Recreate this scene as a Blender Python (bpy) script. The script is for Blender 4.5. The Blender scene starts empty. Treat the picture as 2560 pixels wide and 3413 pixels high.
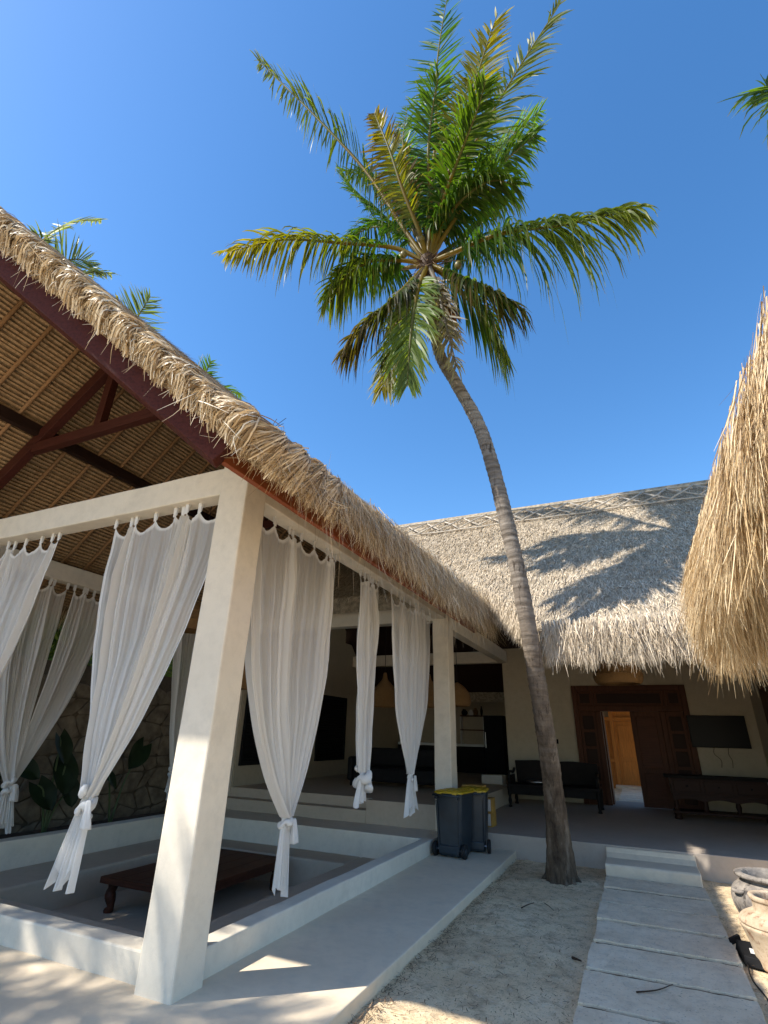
import bpy, bmesh, math, random
import numpy as np
from mathutils import Vector, Matrix, noise as mnoise

SC = bpy.context.scene
COL = SC.collection
rng = np.random.default_rng(7)
random.seed(7)

# ------------------------------------------------------------------ camera
F_PX, PITCH, ROLL, YAW = 1692.47, math.radians(23.6958), math.radians(1.5333), math.radians(-24.9764)
CAMP = np.array([0.0, 0.0, 1.725])


def cam_axes():
    sy, cy = math.sin(YAW), math.cos(YAW)
    fwd = np.array([sy * math.cos(PITCH), cy * math.cos(PITCH), math.sin(PITCH)])
    r0 = np.array([cy, -sy, 0.0])
    u0 = np.cross(r0, fwd)
    right = math.cos(ROLL) * r0 + math.sin(ROLL) * u0
    up = -math.sin(ROLL) * r0 + math.cos(ROLL) * u0
    return right, up, fwd


RT, UP, FW = cam_axes()
cd = bpy.data.cameras.new('camera')
cam = bpy.data.objects.new('camera', cd)
COL.objects.link(cam)
cd.sensor_fit = 'HORIZONTAL'
cd.sensor_width = 36.0
cd.lens = 36.0 * F_PX / 2560.0
cd.clip_start = 0.05
cd.clip_end = 2000.0
cam.matrix_world = Matrix(((RT[0], UP[0], -FW[0], CAMP[0]), (RT[1], UP[1], -FW[1], CAMP[1]),
                           (RT[2], UP[2], -FW[2], CAMP[2]), (0, 0, 0, 1)))
SC.camera = cam


def ray(u, v):
    """direction of a photograph pixel (2560 x 3413)"""
    return RT * ((u - 1280) / F_PX) + UP * (-(v - 1706.5) / F_PX) + FW


def at_y(u, v, y):
    d = ray(u, v)
    return CAMP + d * (y / d[1])


def at_x(u, v, x):
    d = ray(u, v)
    return CAMP + d * (x / d[0])


# ------------------------------------------------------------------ sky and sun
SUN_EL = math.radians(47.0)
SH_AZ = math.radians(40.2)      # direction in which shadows fall, from +x towards +y
sun_dir = Vector((-math.cos(SH_AZ) * math.cos(SUN_EL), -math.sin(SH_AZ) * math.cos(SUN_EL), math.sin(SUN_EL)))
w = bpy.data.worlds.new('World')
SC.world = w
w.use_nodes = True
wn = w.node_tree
bg = wn.nodes['Background']
sky = wn.nodes.new('ShaderNodeTexSky')
sky.sky_type = 'NISHITA'
sky.sun_disc = False
sky.sun_elevation = SUN_EL
sky.sun_rotation = math.atan2(sun_dir.x, sun_dir.y)
sky.altitude = 0.0
sky.air_density = 1.0
sky.dust_density = 0.4
sky.ozone_density = 2.0
hs = wn.nodes.new('ShaderNodeHueSaturation')
hs.inputs['Saturation'].default_value = 1.27
wn.links.new(sky.outputs[0], hs.inputs['Color'])
wn.links.new(hs.outputs[0], bg.inputs[0])
bg.inputs[1].default_value = 0.15
sl = bpy.data.lights.new('sun', 'SUN')
sl.energy = 4.3
sl.angle = math.radians(0.53)
sl.color = (1.0, 0.94, 0.84)
so = bpy.data.objects.new('sun', sl)
COL.objects.link(so)
so.rotation_euler = sun_dir.to_track_quat('Z', 'Y').to_euler()
so.location = (0, 0, 30)
SC.view_settings.view_transform = 'Standard'
SC.view_settings.look = 'None'
SC.view_settings.gamma = 1.0
SC.view_settings.exposure = 0.85
SC.view_settings.use_curve_mapping = False
SC.render.engine = 'CYCLES'
SC.cycles.max_bounces = 8
SC.cycles.transparent_max_bounces = 16


# ------------------------------------------------------------------ materials
def new_mat(name):
    m = bpy.data.materials.new(name)
    m.use_nodes = True
    nt = m.node_tree
    b = nt.nodes['Principled BSDF']
    return m, nt, b


def nd(nt, typ, **kw):
    n = nt.nodes.new(typ)
    for k, v in kw.items():
        setattr(n, k, v)
    return n


def ramp(nt, fac, stops):
    r = nd(nt, 'ShaderNodeValToRGB')
    el = r.color_ramp.elements
    while len(el) > len(stops):
        el.remove(el[-1])
    while len(el) < len(stops):
        el.new(0.5)
    for e, (p, c) in zip(el, stops):
        e.position = p
        e.color = (c[0], c[1], c[2], 1.0)
    nt.links.new(fac, r.inputs[0])
    return r.outputs[0]


def noise(nt, scale, detail=4.0, rough=0.55, vec=None, stretch=None):
    tc = nd(nt, 'ShaderNodeTexCoord')
    src = tc.outputs['Object']
    if stretch is not None:
        mp = nd(nt, 'ShaderNodeMapping')
        mp.inputs['Scale'].default_value = stretch
        nt.links.new(src, mp.inputs[0])
        src = mp.outputs[0]
    n = nd(nt, 'ShaderNodeTexNoise')
    n.inputs['Scale'].default_value = scale
    n.inputs['Detail'].default_value = detail
    n.inputs['Roughness'].default_value = rough
    nt.links.new(src, n.inputs['Vector'])
    return n.outputs['Fac']


def mix(nt, a, b, fac, typ='MIX'):
    m = nd(nt, 'ShaderNodeMix', data_type='RGBA', blend_type=typ)
    for s, v in ((m.inputs[0], fac), (m.inputs[6], a), (m.inputs[7], b)):
        if isinstance(v, (int, float)):
            s.default_value = v
        elif isinstance(v, tuple):
            s.default_value = (v[0], v[1], v[2], 1)
        else:
            nt.links.new(v, s)
    return m.outputs[2]


def bump(nt, bsdf, heights, dist=0.01, strength=0.5):
    prev = None
    for h, d, s in heights:
        bp = nd(nt, 'ShaderNodeBump')
        bp.inputs['Strength'].default_value = s
        bp.inputs['Distance'].default_value = d
        nt.links.new(h, bp.inputs['Height'])
        if prev is not None:
            nt.links.new(prev, bp.inputs['Normal'])
        prev = bp.outputs[0]
    nt.links.new(prev, bsdf.inputs['Normal'])


def simple(name, col, rough=0.6, var=0.15, scale=6.0, bscale=60.0, bdist=0.002, spec=0.4, stretch=None, metallic=0.0):
    m, nt, b = new_mat(name)
    f = noise(nt, scale, 5, 0.6, stretch=stretch)
    dark = tuple(c * (1 - var * 1.4) for c in col)
    light = tuple(min(1, c * (1 + var)) for c in col)
    nt.links.new(ramp(nt, f, [(0.3, dark), (0.7, light)]), b.inputs['Base Color'])
    b.inputs['Roughness'].default_value = rough
    b.inputs['Specular IOR Level'].default_value = spec
    b.inputs['Metallic'].default_value = metallic
    bump(nt, b, [(noise(nt, bscale, 4, 0.6, stretch=stretch), bdist, 0.6)])
    return m


def plaster(name, col, stain=0.10, edge=(0.50, 0.45, 0.37)):
    m, nt, b = new_mat(name)
    f1 = noise(nt, 1.3, 5, 0.6)
    f2 = noise(nt, 9.0, 6, 0.65)
    f3 = noise(nt, 170.0, 3, 0.6)
    base = ramp(nt, f1, [(0.3, tuple(c * (1 - stain) for c in col)), (0.7, col)])
    base = mix(nt, base, tuple(c * 0.84 for c in col), ramp(nt, f2, [(0.46, (0, 0, 0)), (0.72, (0.8, 0.8, 0.8))]))
    grime = noise(nt, 2.3, 8, 0.7)
    base = mix(nt, base, edge, ramp(nt, grime, [(0.54, (0, 0, 0)), (0.74, (0.45, 0.45, 0.45))]))
    specks = noise(nt, 260.0, 2, 0.5)
    base = mix(nt, base, tuple(c * 0.72 for c in col), ramp(nt, specks, [(0.60, (0, 0, 0)), (0.72, (0.6, 0.6, 0.6))]))
    nt.links.new(base, b.inputs['Base Color'])
    b.inputs['Roughness'].default_value = 0.75
    b.inputs['Specular IOR Level'].default_value = 0.25
    bump(nt, b, [(noise(nt, 2.2, 3, 0.5), 0.025, 0.35), (f2, 0.006, 0.5), (f3, 0.0012, 0.7)])
    return m


def wood(name, col, dark=0.5, rough=0.5, axis=1, scale=3.0):
    m, nt, b = new_mat(name)
    st = [14.0, 14.0, 14.0]
    st[axis] = 0.9
    f = noise(nt, scale, 6, 0.65, stretch=tuple(st))
    g = noise(nt, 1.1, 3, 0.5)
    c = ramp(nt, f, [(0.25, tuple(x * dark for x in col)), (0.5, col), (0.8, tuple(min(1, x * 1.3) for x in col))])
    c = mix(nt, c, tuple(x * 0.6 for x in col), ramp(nt, g, [(0.4, (0, 0, 0)), (0.8, (0.5, 0.5, 0.5))]))
    nt.links.new(c, b.inputs['Base Color'])
    b.inputs['Roughness'].default_value = rough
    b.inputs['Specular IOR Level'].default_value = 0.14
    bump(nt, b, [(f, 0.003, 0.5)])
    return m


def strand_mat(name, stops, rough=0.55, translucent=0.0, patch=None, spec=0.35):
    """colour per strand from the point attribute 'rnd' (x: strand, y: along it)"""
    m, nt, b = new_mat(name)
    a = nd(nt, 'ShaderNodeAttribute')
    a.attribute_name = 'rnd'
    sp = nd(nt, 'ShaderNodeSeparateXYZ')
    nt.links.new(a.outputs['Vector'], sp.inputs[0])
    c = ramp(nt, sp.outputs[0], stops)
    if patch:
        f = noise(nt, patch[0], 4, 0.6)
        c = mix(nt, c, patch[1], ramp(nt, f, [(0.42, (0, 0, 0)), (0.66, (patch[2],) * 3)]))
    nt.links.new(c, b.inputs['Base Color'])
    b.inputs['Roughness'].default_value = rough
    b.inputs['Specular IOR Level'].default_value = spec
    if translucent > 0:
        tr = nd(nt, 'ShaderNodeBsdfTranslucent')
        nt.links.new(c, tr.inputs[0])
        ms = nd(nt, 'ShaderNodeMixShader')
        ms.inputs[0].default_value = translucent
        nt.links.new(b.outputs[0], ms.inputs[1])
        nt.links.new(tr.outputs[0], ms.inputs[2])
        nt.links.new(ms.outputs[0], nt.nodes['Material Output'].inputs[0])
    return m


def leaf_mat(name):
    """colour straight from the point attribute 'tint'; thin leaf that lets some light through"""
    m, nt, b = new_mat(name)
    a = nd(nt, 'ShaderNodeAttribute')
    a.attribute_name = 'tint'
    f = noise(nt, 40.0, 2, 0.5)
    c = mix(nt, a.outputs['Color'], (0.5, 0.5, 0.5), ramp(nt, f, [(0.3, (0.0,) * 3), (0.8, (0.10,) * 3)]), 'MULTIPLY')
    dk = mix(nt, c, (0.85, 0.85, 0.85), 1.0, 'MULTIPLY')
    nt.links.new(dk, b.inputs['Base Color'])
    b.inputs['Roughness'].default_value = 0.45
    b.inputs['Specular IOR Level'].default_value = 0.22
    tr = nd(nt, 'ShaderNodeBsdfTranslucent')
    tcol = mix(nt, c, (2.6, 2.3, 0.5), 1.0, 'MULTIPLY')
    nt.links.new(tcol, tr.inputs[0])
    ms = nd(nt, 'ShaderNodeMixShader')
    ms.inputs[0].default_value = 0.45
    nt.links.new(b.outputs[0], ms.inputs[1])
    nt.links.new(tr.outputs[0], ms.inputs[2])
    nt.links.new(ms.outputs[0], nt.nodes['Material Output'].inputs[0])
    return m


M = {}
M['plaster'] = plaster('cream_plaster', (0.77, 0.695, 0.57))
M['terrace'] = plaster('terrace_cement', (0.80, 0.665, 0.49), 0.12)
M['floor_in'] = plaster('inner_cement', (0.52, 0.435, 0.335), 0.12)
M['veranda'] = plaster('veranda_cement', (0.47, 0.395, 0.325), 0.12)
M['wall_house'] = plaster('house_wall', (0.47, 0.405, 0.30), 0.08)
M['gap'] = simple('shaded_gap_sand', (0.22, 0.155, 0.10), 0.95, 0.3, 20, 60, 0.01, 0.1)  # brown joint sand, its colour darkened for the shade between slabs


def slab_mat():
    m, nt, b = new_mat('slab_stone')
    oi = nd(nt, 'ShaderNodeObjectInfo')
    tc = nd(nt, 'ShaderNodeTexCoord')
    ad = nd(nt, 'ShaderNodeVectorMath', operation='ADD')
    sc = nd(nt, 'ShaderNodeVectorMath', operation='SCALE')
    cx = nd(nt, 'ShaderNodeCombineXYZ')
    nt.links.new(oi.outputs['Random'], cx.inputs[0])
    nt.links.new(oi.outputs['Random'], cx.inputs[2])
    nt.links.new(cx.outputs[0], sc.inputs[0])
    sc.inputs['Scale'].default_value = 37.0
    nt.links.new(tc.outputs['Object'], ad.inputs[0])
    nt.links.new(sc.outputs[0], ad.inputs[1])

    def nz(scale, det, rough=0.6):
        n_ = nd(nt, 'ShaderNodeTexNoise')
        n_.inputs['Scale'].default_value = scale
        n_.inputs['Detail'].default_value = det
        n_.inputs['Roughness'].default_value = rough
        nt.links.new(ad.outputs[0], n_.inputs['Vector'])
        return n_.outputs['Fac']
    c = ramp(nt, nz(2.6, 6, 0.65), [(0.3, (0.66, 0.52, 0.355)), (0.55, (0.80, 0.65, 0.46)), (0.75, (0.85, 0.71, 0.52))])
    c = mix(nt, c, (0.44, 0.36, 0.27), ramp(nt, nz(8.0, 8, 0.75), [(0.50, (0, 0, 0)), (0.70, (0.6,) * 3)]))
    c = mix(nt, c, (0.24, 0.19, 0.14), ramp(nt, nz(38.0, 4, 0.7), [(0.60, (0, 0, 0)), (0.68, (0.8,) * 3)]))
    c = mix(nt, c, (0.78, 0.71, 0.60), ramp(nt, nz(55.0, 3, 0.6), [(0.60, (0, 0, 0)), (0.68, (0.5,) * 3)]))
    c = mix(nt, c, (0.66, 0.50, 0.32), ramp(nt, nz(3.4, 9, 0.8), [(0.57, (0, 0, 0)), (0.66, (0.75,) * 3)]))
    nt.links.new(c, b.inputs['Base Color'])
    b.inputs['Roughness'].default_value = 0.85
    b.inputs['Specular IOR Level'].default_value = 0.2
    bump(nt, b, [(nz(5.0, 5), 0.012, 0.6), (nz(60.0, 4), 0.004, 0.7)])
    return m


M['slab'] = slab_mat()
M['red_wood'] = wood('red_wood', (0.066, 0.018, 0.013), 0.5, 0.65, 1)
M['red_wood_x'] = wood('red_wood_x', (0.066, 0.020, 0.014), 0.5, 0.5, 0)
M['fascia_wood'] = wood('fascia_wood', (0.23, 0.062, 0.023), 0.55, 0.5, 1)
M['dark_wood'] = wood('dark_wood', (0.032, 0.014, 0.009), 0.5, 0.55, 1)
M['old_teak'] = wood('old_teak', (0.085, 0.030, 0.016), 0.5, 0.5, 0)
M['door_old'] = wood('door_old', (0.085, 0.030, 0.014), 0.45, 0.5, 2)
M['door_new'] = wood('door_new', (0.50, 0.20, 0.05), 0.55, 0.4, 2)
M['black'] = simple('black_paint', (0.012, 0.012, 0.013), 0.7, spec=0.12)
M['black_wood'] = simple('black_wood', (0.014, 0.012, 0.011), 0.7, spec=0.12)
M['bamboo'] = wood('bamboo', (0.34, 0.20, 0.10), 0.6, 0.5, 0)
M['purlin'] = wood('purlin_wood', (0.030, 0.016, 0.012), 0.5, 0.6, 1)
M['pole'] = simple('pale_pole', (0.50, 0.44, 0.36), 0.6, 0.2, 12)
M['rattan'] = strand = None


def rattan_mat():
    m, nt, b = new_mat('rattan_weave')
    tc = nd(nt, 'ShaderNodeTexCoord')
    wv = nd(nt, 'ShaderNodeTexWave', wave_type='BANDS', bands_direction='Z')
    wv.inputs['Scale'].default_value = 38.0
    wv.inputs['Distortion'].default_value = 1.5
    nt.links.new(tc.outputs['Object'], wv.inputs[0])
    f = noise(nt, 25, 4)
    c = ramp(nt, wv.outputs['Fac'], [(0.1, (0.13, 0.065, 0.02)), (0.8, (0.45, 0.26, 0.10))])
    c = mix(nt, c, (0.2, 0.11, 0.04), ramp(nt, f, [(0.4, (0, 0, 0)), (0.7, (0.6,) * 3)]))
    nt.links.new(c, b.inputs['Base Color'])
    b.inputs['Roughness'].default_value = 0.6
    bump(nt, b, [(wv.outputs['Fac'], 0.006, 0.8)])
    return m


M['rattan'] = rattan_mat()
M['thatch_old'] = strand_mat('thatch_weathered', [(0.0, (0.28, 0.215, 0.145)), (0.3, (0.54, 0.44, 0.31)), (0.65, (0.70, 0.58, 0.43)), (1.0, (0.86, 0.75, 0.58))], 0.6, 0.0, (0.9, (0.40, 0.33, 0.24), 0.40))
M['thatch_gold'] = strand_mat('thatch_golden', [(0.0, (0.20, 0.11, 0.04)), (0.3, (0.50, 0.345, 0.175)), (0.65, (0.68, 0.51, 0.29)), (1.0, (0.88, 0.75, 0.52))], 0.5, 0.12)
M['thatch_tan'] = strand_mat('thatch_tan', [(0.0, (0.20, 0.125, 0.06)), (0.25, (0.46, 0.33, 0.18)), (0.6, (0.68, 0.53, 0.33)), (1.0, (0.88, 0.78, 0.60))], 0.5, 0.08)
M['thatch_core'] = simple('thatch_core', (0.24, 0.17, 0.10), 0.9, 0.35, 14, 60, 0.012, 0.1)
M['thatch_core_old'] = simple('thatch_core_old', (0.36, 0.30, 0.22), 0.9, 0.35, 14, 60, 0.012, 0.1)
M['leaf'] = leaf_mat('palm_leaf')
M['petiole'] = simple('petiole', (0.30, 0.25, 0.055), 0.45, 0.25, 5, 30, 0.002)
M['fibre'] = strand_mat('palm_fibre', [(0.0, (0.05, 0.028, 0.015)), (0.6, (0.15, 0.085, 0.045)), (1.0, (0.30, 0.20, 0.12))], 0.8)
M['coconut'] = simple('coconut', (0.13, 0.105, 0.02), 0.45, 0.3, 8)
M['rubber'] = simple('black_rubber', (0.010, 0.010, 0.011), 0.7)
M['bin_body'] = simple('bin_plastic', (0.020, 0.030, 0.040), 0.38, 0.2, 5, 90, 0.0006, 0.5)
M['bin_lid'] = simple('yellow_plastic', (0.50, 0.33, 0.012), 0.4, 0.1, 5, 90, 0.0006, 0.5)
M['carton'] = simple('yellow_carton', (0.42, 0.24, 0.05), 0.7, 0.2, 6)
M['carton_white'] = simple('white_print', (0.62, 0.60, 0.58), 0.6, 0.06, 6)
M['white'] = simple('white_paint', (0.75, 0.74, 0.72), 0.5, 0.05, 4)
M['steel'] = simple('steel', (0.45, 0.45, 0.46), 0.3, 0.1, 5, 60, 0.0005, 0.5, None, 1.0)
M['soil'] = simple('garden_soil', (0.09, 0.065, 0.045), 0.95, 0.3, 8, 30, 0.02, 0.1)
M['stone'] = simple('wall_stone', (0.19, 0.155, 0.11), 0.85, 0.35, 3.5, 18, 0.02, 0.15)
M['mortar'] = simple('wall_mortar', (0.11, 0.09, 0.065), 0.95, 0.2, 6, 40, 0.01, 0.1)
M['big_leaf'] = simple('dark_green_leaf', (0.012, 0.024, 0.008), 0.5, 0.3, 4, 20, 0.003, 0.2)
M['shrub_leaf'] = strand_mat('shrub_leaf', [(0, (0.05, 0.10, 0.02)), (0.6, (0.12, 0.22, 0.03)), (1, (0.26, 0.36, 0.06))], 0.4, 0.3)
M['stem'] = simple('green_stem', (0.06, 0.09, 0.03), 0.5)


def screen_mat():
    m, nt, b = new_mat('screen_glass')
    b.inputs['Base Color'].default_value = (0.006, 0.006, 0.007, 1)
    b.inputs['Roughness'].default_value = 0.35
    b.inputs['Specular IOR Level'].default_value = 0.12
    return m


M['screen'] = screen_mat()


def sand_mat():
    m, nt, b = new_mat('sand')
    f1 = noise(nt, 0.8, 6, 0.65)
    f2 = noise(nt, 7.0, 8, 0.7)
    f3 = noise(nt, 45.0, 6, 0.7)
    c = ramp(nt, f1, [(0.32, (0.68, 0.50, 0.30)), (0.52, (0.80, 0.615, 0.385)), (0.72, (0.86, 0.70, 0.47))])
    c = mix(nt, c, (0.30, 0.21, 0.13), ramp(nt, f2, [(0.48, (0, 0, 0)), (0.70, (0.75,) * 3)]))
    c = mix(nt, c, (0.10, 0.065, 0.04), ramp(nt, f3, [(0.57, (0, 0, 0)), (0.68, (0.75,) * 3)]))
    f4 = noise(nt, 90.0, 3, 0.6, stretch=(1, 0.35, 1))
    c = mix(nt, c, (0.09, 0.06, 0.04), ramp(nt, f4, [(0.62, (0, 0, 0)), (0.70, (0.8,) * 3)]))
    v = noise(nt, 16.0, 8, 0.8)
    c = mix(nt, c, (0.78, 0.70, 0.58), ramp(nt, v, [(0.56, (0, 0, 0)), (0.68, (0.6,) * 3)]))
    nt.links.new(c, b.inputs['Base Color'])
    b.inputs['Roughness'].default_value = 0.95
    b.inputs['Specular IOR Level'].default_value = 0.1
    bump(nt, b, [(noise(nt, 5.0, 5, 0.6), 0.05, 0.5), (f3, 0.015, 0.8), (noise(nt, 200, 3, 0.6), 0.003, 0.7)])
    return m


M['sand'] = sand_mat()


def bark_mat():
    m, nt, b = new_mat('palm_bark')
    tc = nd(nt, 'ShaderNodeTexCoord')
    sp = nd(nt, 'ShaderNodeSeparateXYZ')
    nt.links.new(tc.outputs['Object'], sp.inputs[0])
    f = noise(nt, 7, 8, 0.7, stretch=(1, 1, 0.35))
    ring = noise(nt, 3.2, 4, 0.6, stretch=(0.7, 0.7, 5.0))
    crack = noise(nt, 9, 6, 0.75, stretch=(1.6, 1.6, 0.25))
    up = ramp(nt, ring, [(0.3, (0.10, 0.08, 0.06)), (0.5, (0.215, 0.18, 0.145)), (0.75, (0.36, 0.315, 0.26))])
    lo = ramp(nt, f, [(0.32, (0.035, 0.022, 0.014)), (0.5, (0.115, 0.080, 0.052)), (0.72, (0.26, 0.20, 0.145))])
    mr = nd(nt, 'ShaderNodeMapRange')
    mr.inputs[1].default_value = 1.0
    mr.inputs[2].default_value = 4.2
    nt.links.new(sp.outputs[2], mr.inputs[0])
    c = mix(nt, lo, up, mr.outputs[0])
    c = mix(nt, c, (0.035, 0.024, 0.017), ramp(nt, crack, [(0.56, (0, 0, 0)), (0.64, (0.85,) * 3)]))
    nt.links.new(c, b.inputs['Base Color'])
    b.inputs['Roughness'].default_value = 0.85
    b.inputs['Specular IOR Level'].default_value = 0.2
    bump(nt, b, [(ring, 0.02, 0.6), (f, 0.03, 0.7), (noise(nt, 60, 4, 0.6), 0.004, 0.7)])
    return m


M['bark'] = bark_mat()


def cloth_mat():
    m, nt, b = new_mat('sheer_cotton')
    f = noise(nt, 300, 2, 0.5)
    c = ramp(nt, f, [(0.3, (0.87, 0.855, 0.825)), (0.7, (0.94, 0.93, 0.905))])
    nt.links.new(c, b.inputs['Base Color'])
    b.inputs['Roughness'].default_value = 0.85
    b.inputs['Specular IOR Level'].default_value = 0.1
    tr = nd(nt, 'ShaderNodeBsdfTranslucent')
    tr.inputs[0].default_value = (0.85, 0.84, 0.82, 1)
    ms = nd(nt, 'ShaderNodeMixShader')
    ms.inputs[0].default_value = 0.35
    nt.links.new(b.outputs[0], ms.inputs[1])
    nt.links.new(tr.outputs[0], ms.inputs[2])
    tp = nd(nt, 'ShaderNodeBsdfTransparent')
    ms2 = nd(nt, 'ShaderNodeMixShader')
    a = nd(nt, 'ShaderNodeAttribute')
    a.attribute_name = 'sheer'
    nt.links.new(a.outputs['Fac'], ms2.inputs[0])
    nt.links.new(ms.outputs[0], ms2.inputs[1])
    nt.links.new(tp.outputs[0], ms2.inputs[2])
    nt.links.new(ms2.outputs[0], nt.nodes['Material Output'].inputs[0])
    bump(nt, b, [(f, 0.001, 0.5)])
    return m


M['cloth'] = cloth_mat()


def pot_mat(name, cols, stain):
    m, nt, b = new_mat(name)
    f = noise(nt, 4, 7, 0.7, stretch=(1, 1, 1.6))
    g = noise(nt, 9, 8, 0.75, stretch=(1, 1, 0.6))
    c = ramp(nt, f, [(0.3, cols[0]), (0.5, cols[1]), (0.7, cols[2])])
    c = mix(nt, c, stain, ramp(nt, g, [(0.53, (0, 0, 0)), (0.62, (0.85,) * 3)]))
    nt.links.new(c, b.inputs['Base Color'])
    b.inputs['Roughness'].default_value = 0.8
    b.inputs['Specular IOR Level'].default_value = 0.25
    bump(nt, b, [(f, 0.012, 0.6), (g, 0.008, 0.6), (noise(nt, 70, 4, 0.6), 0.003, 0.7)])
    return m


M['pot_cream'] = pot_mat('old_cream_clay', [(0.30, 0.21, 0.13), (0.50, 0.39, 0.27), (0.60, 0.50, 0.38)], (0.20, 0.075, 0.035))
M['pot_grey'] = pot_mat('old_grey_clay', [(0.10, 0.09, 0.085), (0.24, 0.21, 0.18), (0.46, 0.40, 0.33)], (0.04, 0.035, 0.032))


def reed_mat():
    m, nt, b = new_mat('reed_mat')
    f = noise(nt, 5, 6, 0.7, stretch=(1, 6, 1))
    g = noise(nt, 60, 4, 0.7)
    c = ramp(nt, f, [(0.25, (0.22, 0.13, 0.06)), (0.5, (0.46, 0.30, 0.16)), (0.8, (0.62, 0.45, 0.27))])
    c = mix(nt, c, (0.10, 0.06, 0.03), ramp(nt, g, [(0.5, (0, 0, 0)), (0.7, (0.6,) * 3)]))
    nt.links.new(c, b.inputs['Base Color'])
    b.inputs['Roughness'].default_value = 0.8
    b.inputs['Specular IOR Level'].default_value = 0.15
    bump(nt, b, [(g, 0.006, 0.8)])
    return m


M['reed'] = reed_mat()


# ------------------------------------------------------------------ mesh helpers
def link(o, parent=None):
    COL.objects.link(o)
    if parent is not None:
        o.parent = parent
        t = Vector((0, 0, 0))
        if not parent.get('_local'):
            q = parent
            while q is not None:
                t = t + q.location if q.parent is None else t
                q = q.parent
            if parent.parent is None:
                o.matrix_parent_inverse = Matrix.Translation(-t)
    return o


def thing(name, label, cat, loc=(0, 0, 0), group=None, local=False, rz=0.0):
    o = bpy.data.objects.new(name, None)
    o.empty_display_size = 0.2
    COL.objects.link(o)
    o.location = loc
    o.rotation_euler = (0, 0, rz)
    if local:
        o['_local'] = 1
    tag(o, label, cat, group)
    return o


def tag(o, label=None, cat=None, group=None, kind=None):
    if label:
        o['label'] = label
    if cat:
        o['category'] = cat
    if group:
        o['group'] = group
    if kind:
        o['kind'] = kind
    return o


def fast_mesh(name, V, F, attrs=None, smooth=False):
    V = np.ascontiguousarray(np.asarray(V, dtype=np.float32).reshape(-1, 3))
    F = np.ascontiguousarray(np.asarray(F, dtype=np.int32))
    k = F.shape[1]
    me = bpy.data.meshes.new(name)
    me.vertices.add(len(V))
    me.vertices.foreach_set('co', V.ravel())
    me.loops.add(F.size)
    me.loops.foreach_set('vertex_index', F.ravel())
    me.polygons.add(len(F))
    me.polygons.foreach_set('loop_start', np.arange(0, F.size, k, dtype=np.int32))
    me.polygons.foreach_set('loop_total', np.full(len(F), k, dtype=np.int32))
    if smooth:
        me.polygons.foreach_set('use_smooth', np.ones(len(F), dtype=bool))
    me.update(calc_edges=True)
    for an, (typ, arr) in (attrs or {}).items():
        a = me.attributes.new(an, typ, 'POINT')
        arr = np.ascontiguousarray(np.asarray(arr, dtype=np.float32))
        a.data.foreach_set({'FLOAT': 'value', 'FLOAT_VECTOR': 'vector', 'FLOAT_COLOR': 'color'}[typ], arr.ravel())
    return me


def mesh_obj(name, me, mat, parent=None, kind=None):
    o = bpy.data.objects.new(name, me)
    if mat is not None:
        for q in (mat if isinstance(mat, (list, tuple)) else [mat]):
            me.materials.append(q)
    link(o, parent)
    if kind:
        o['kind'] = kind
    return o


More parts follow.
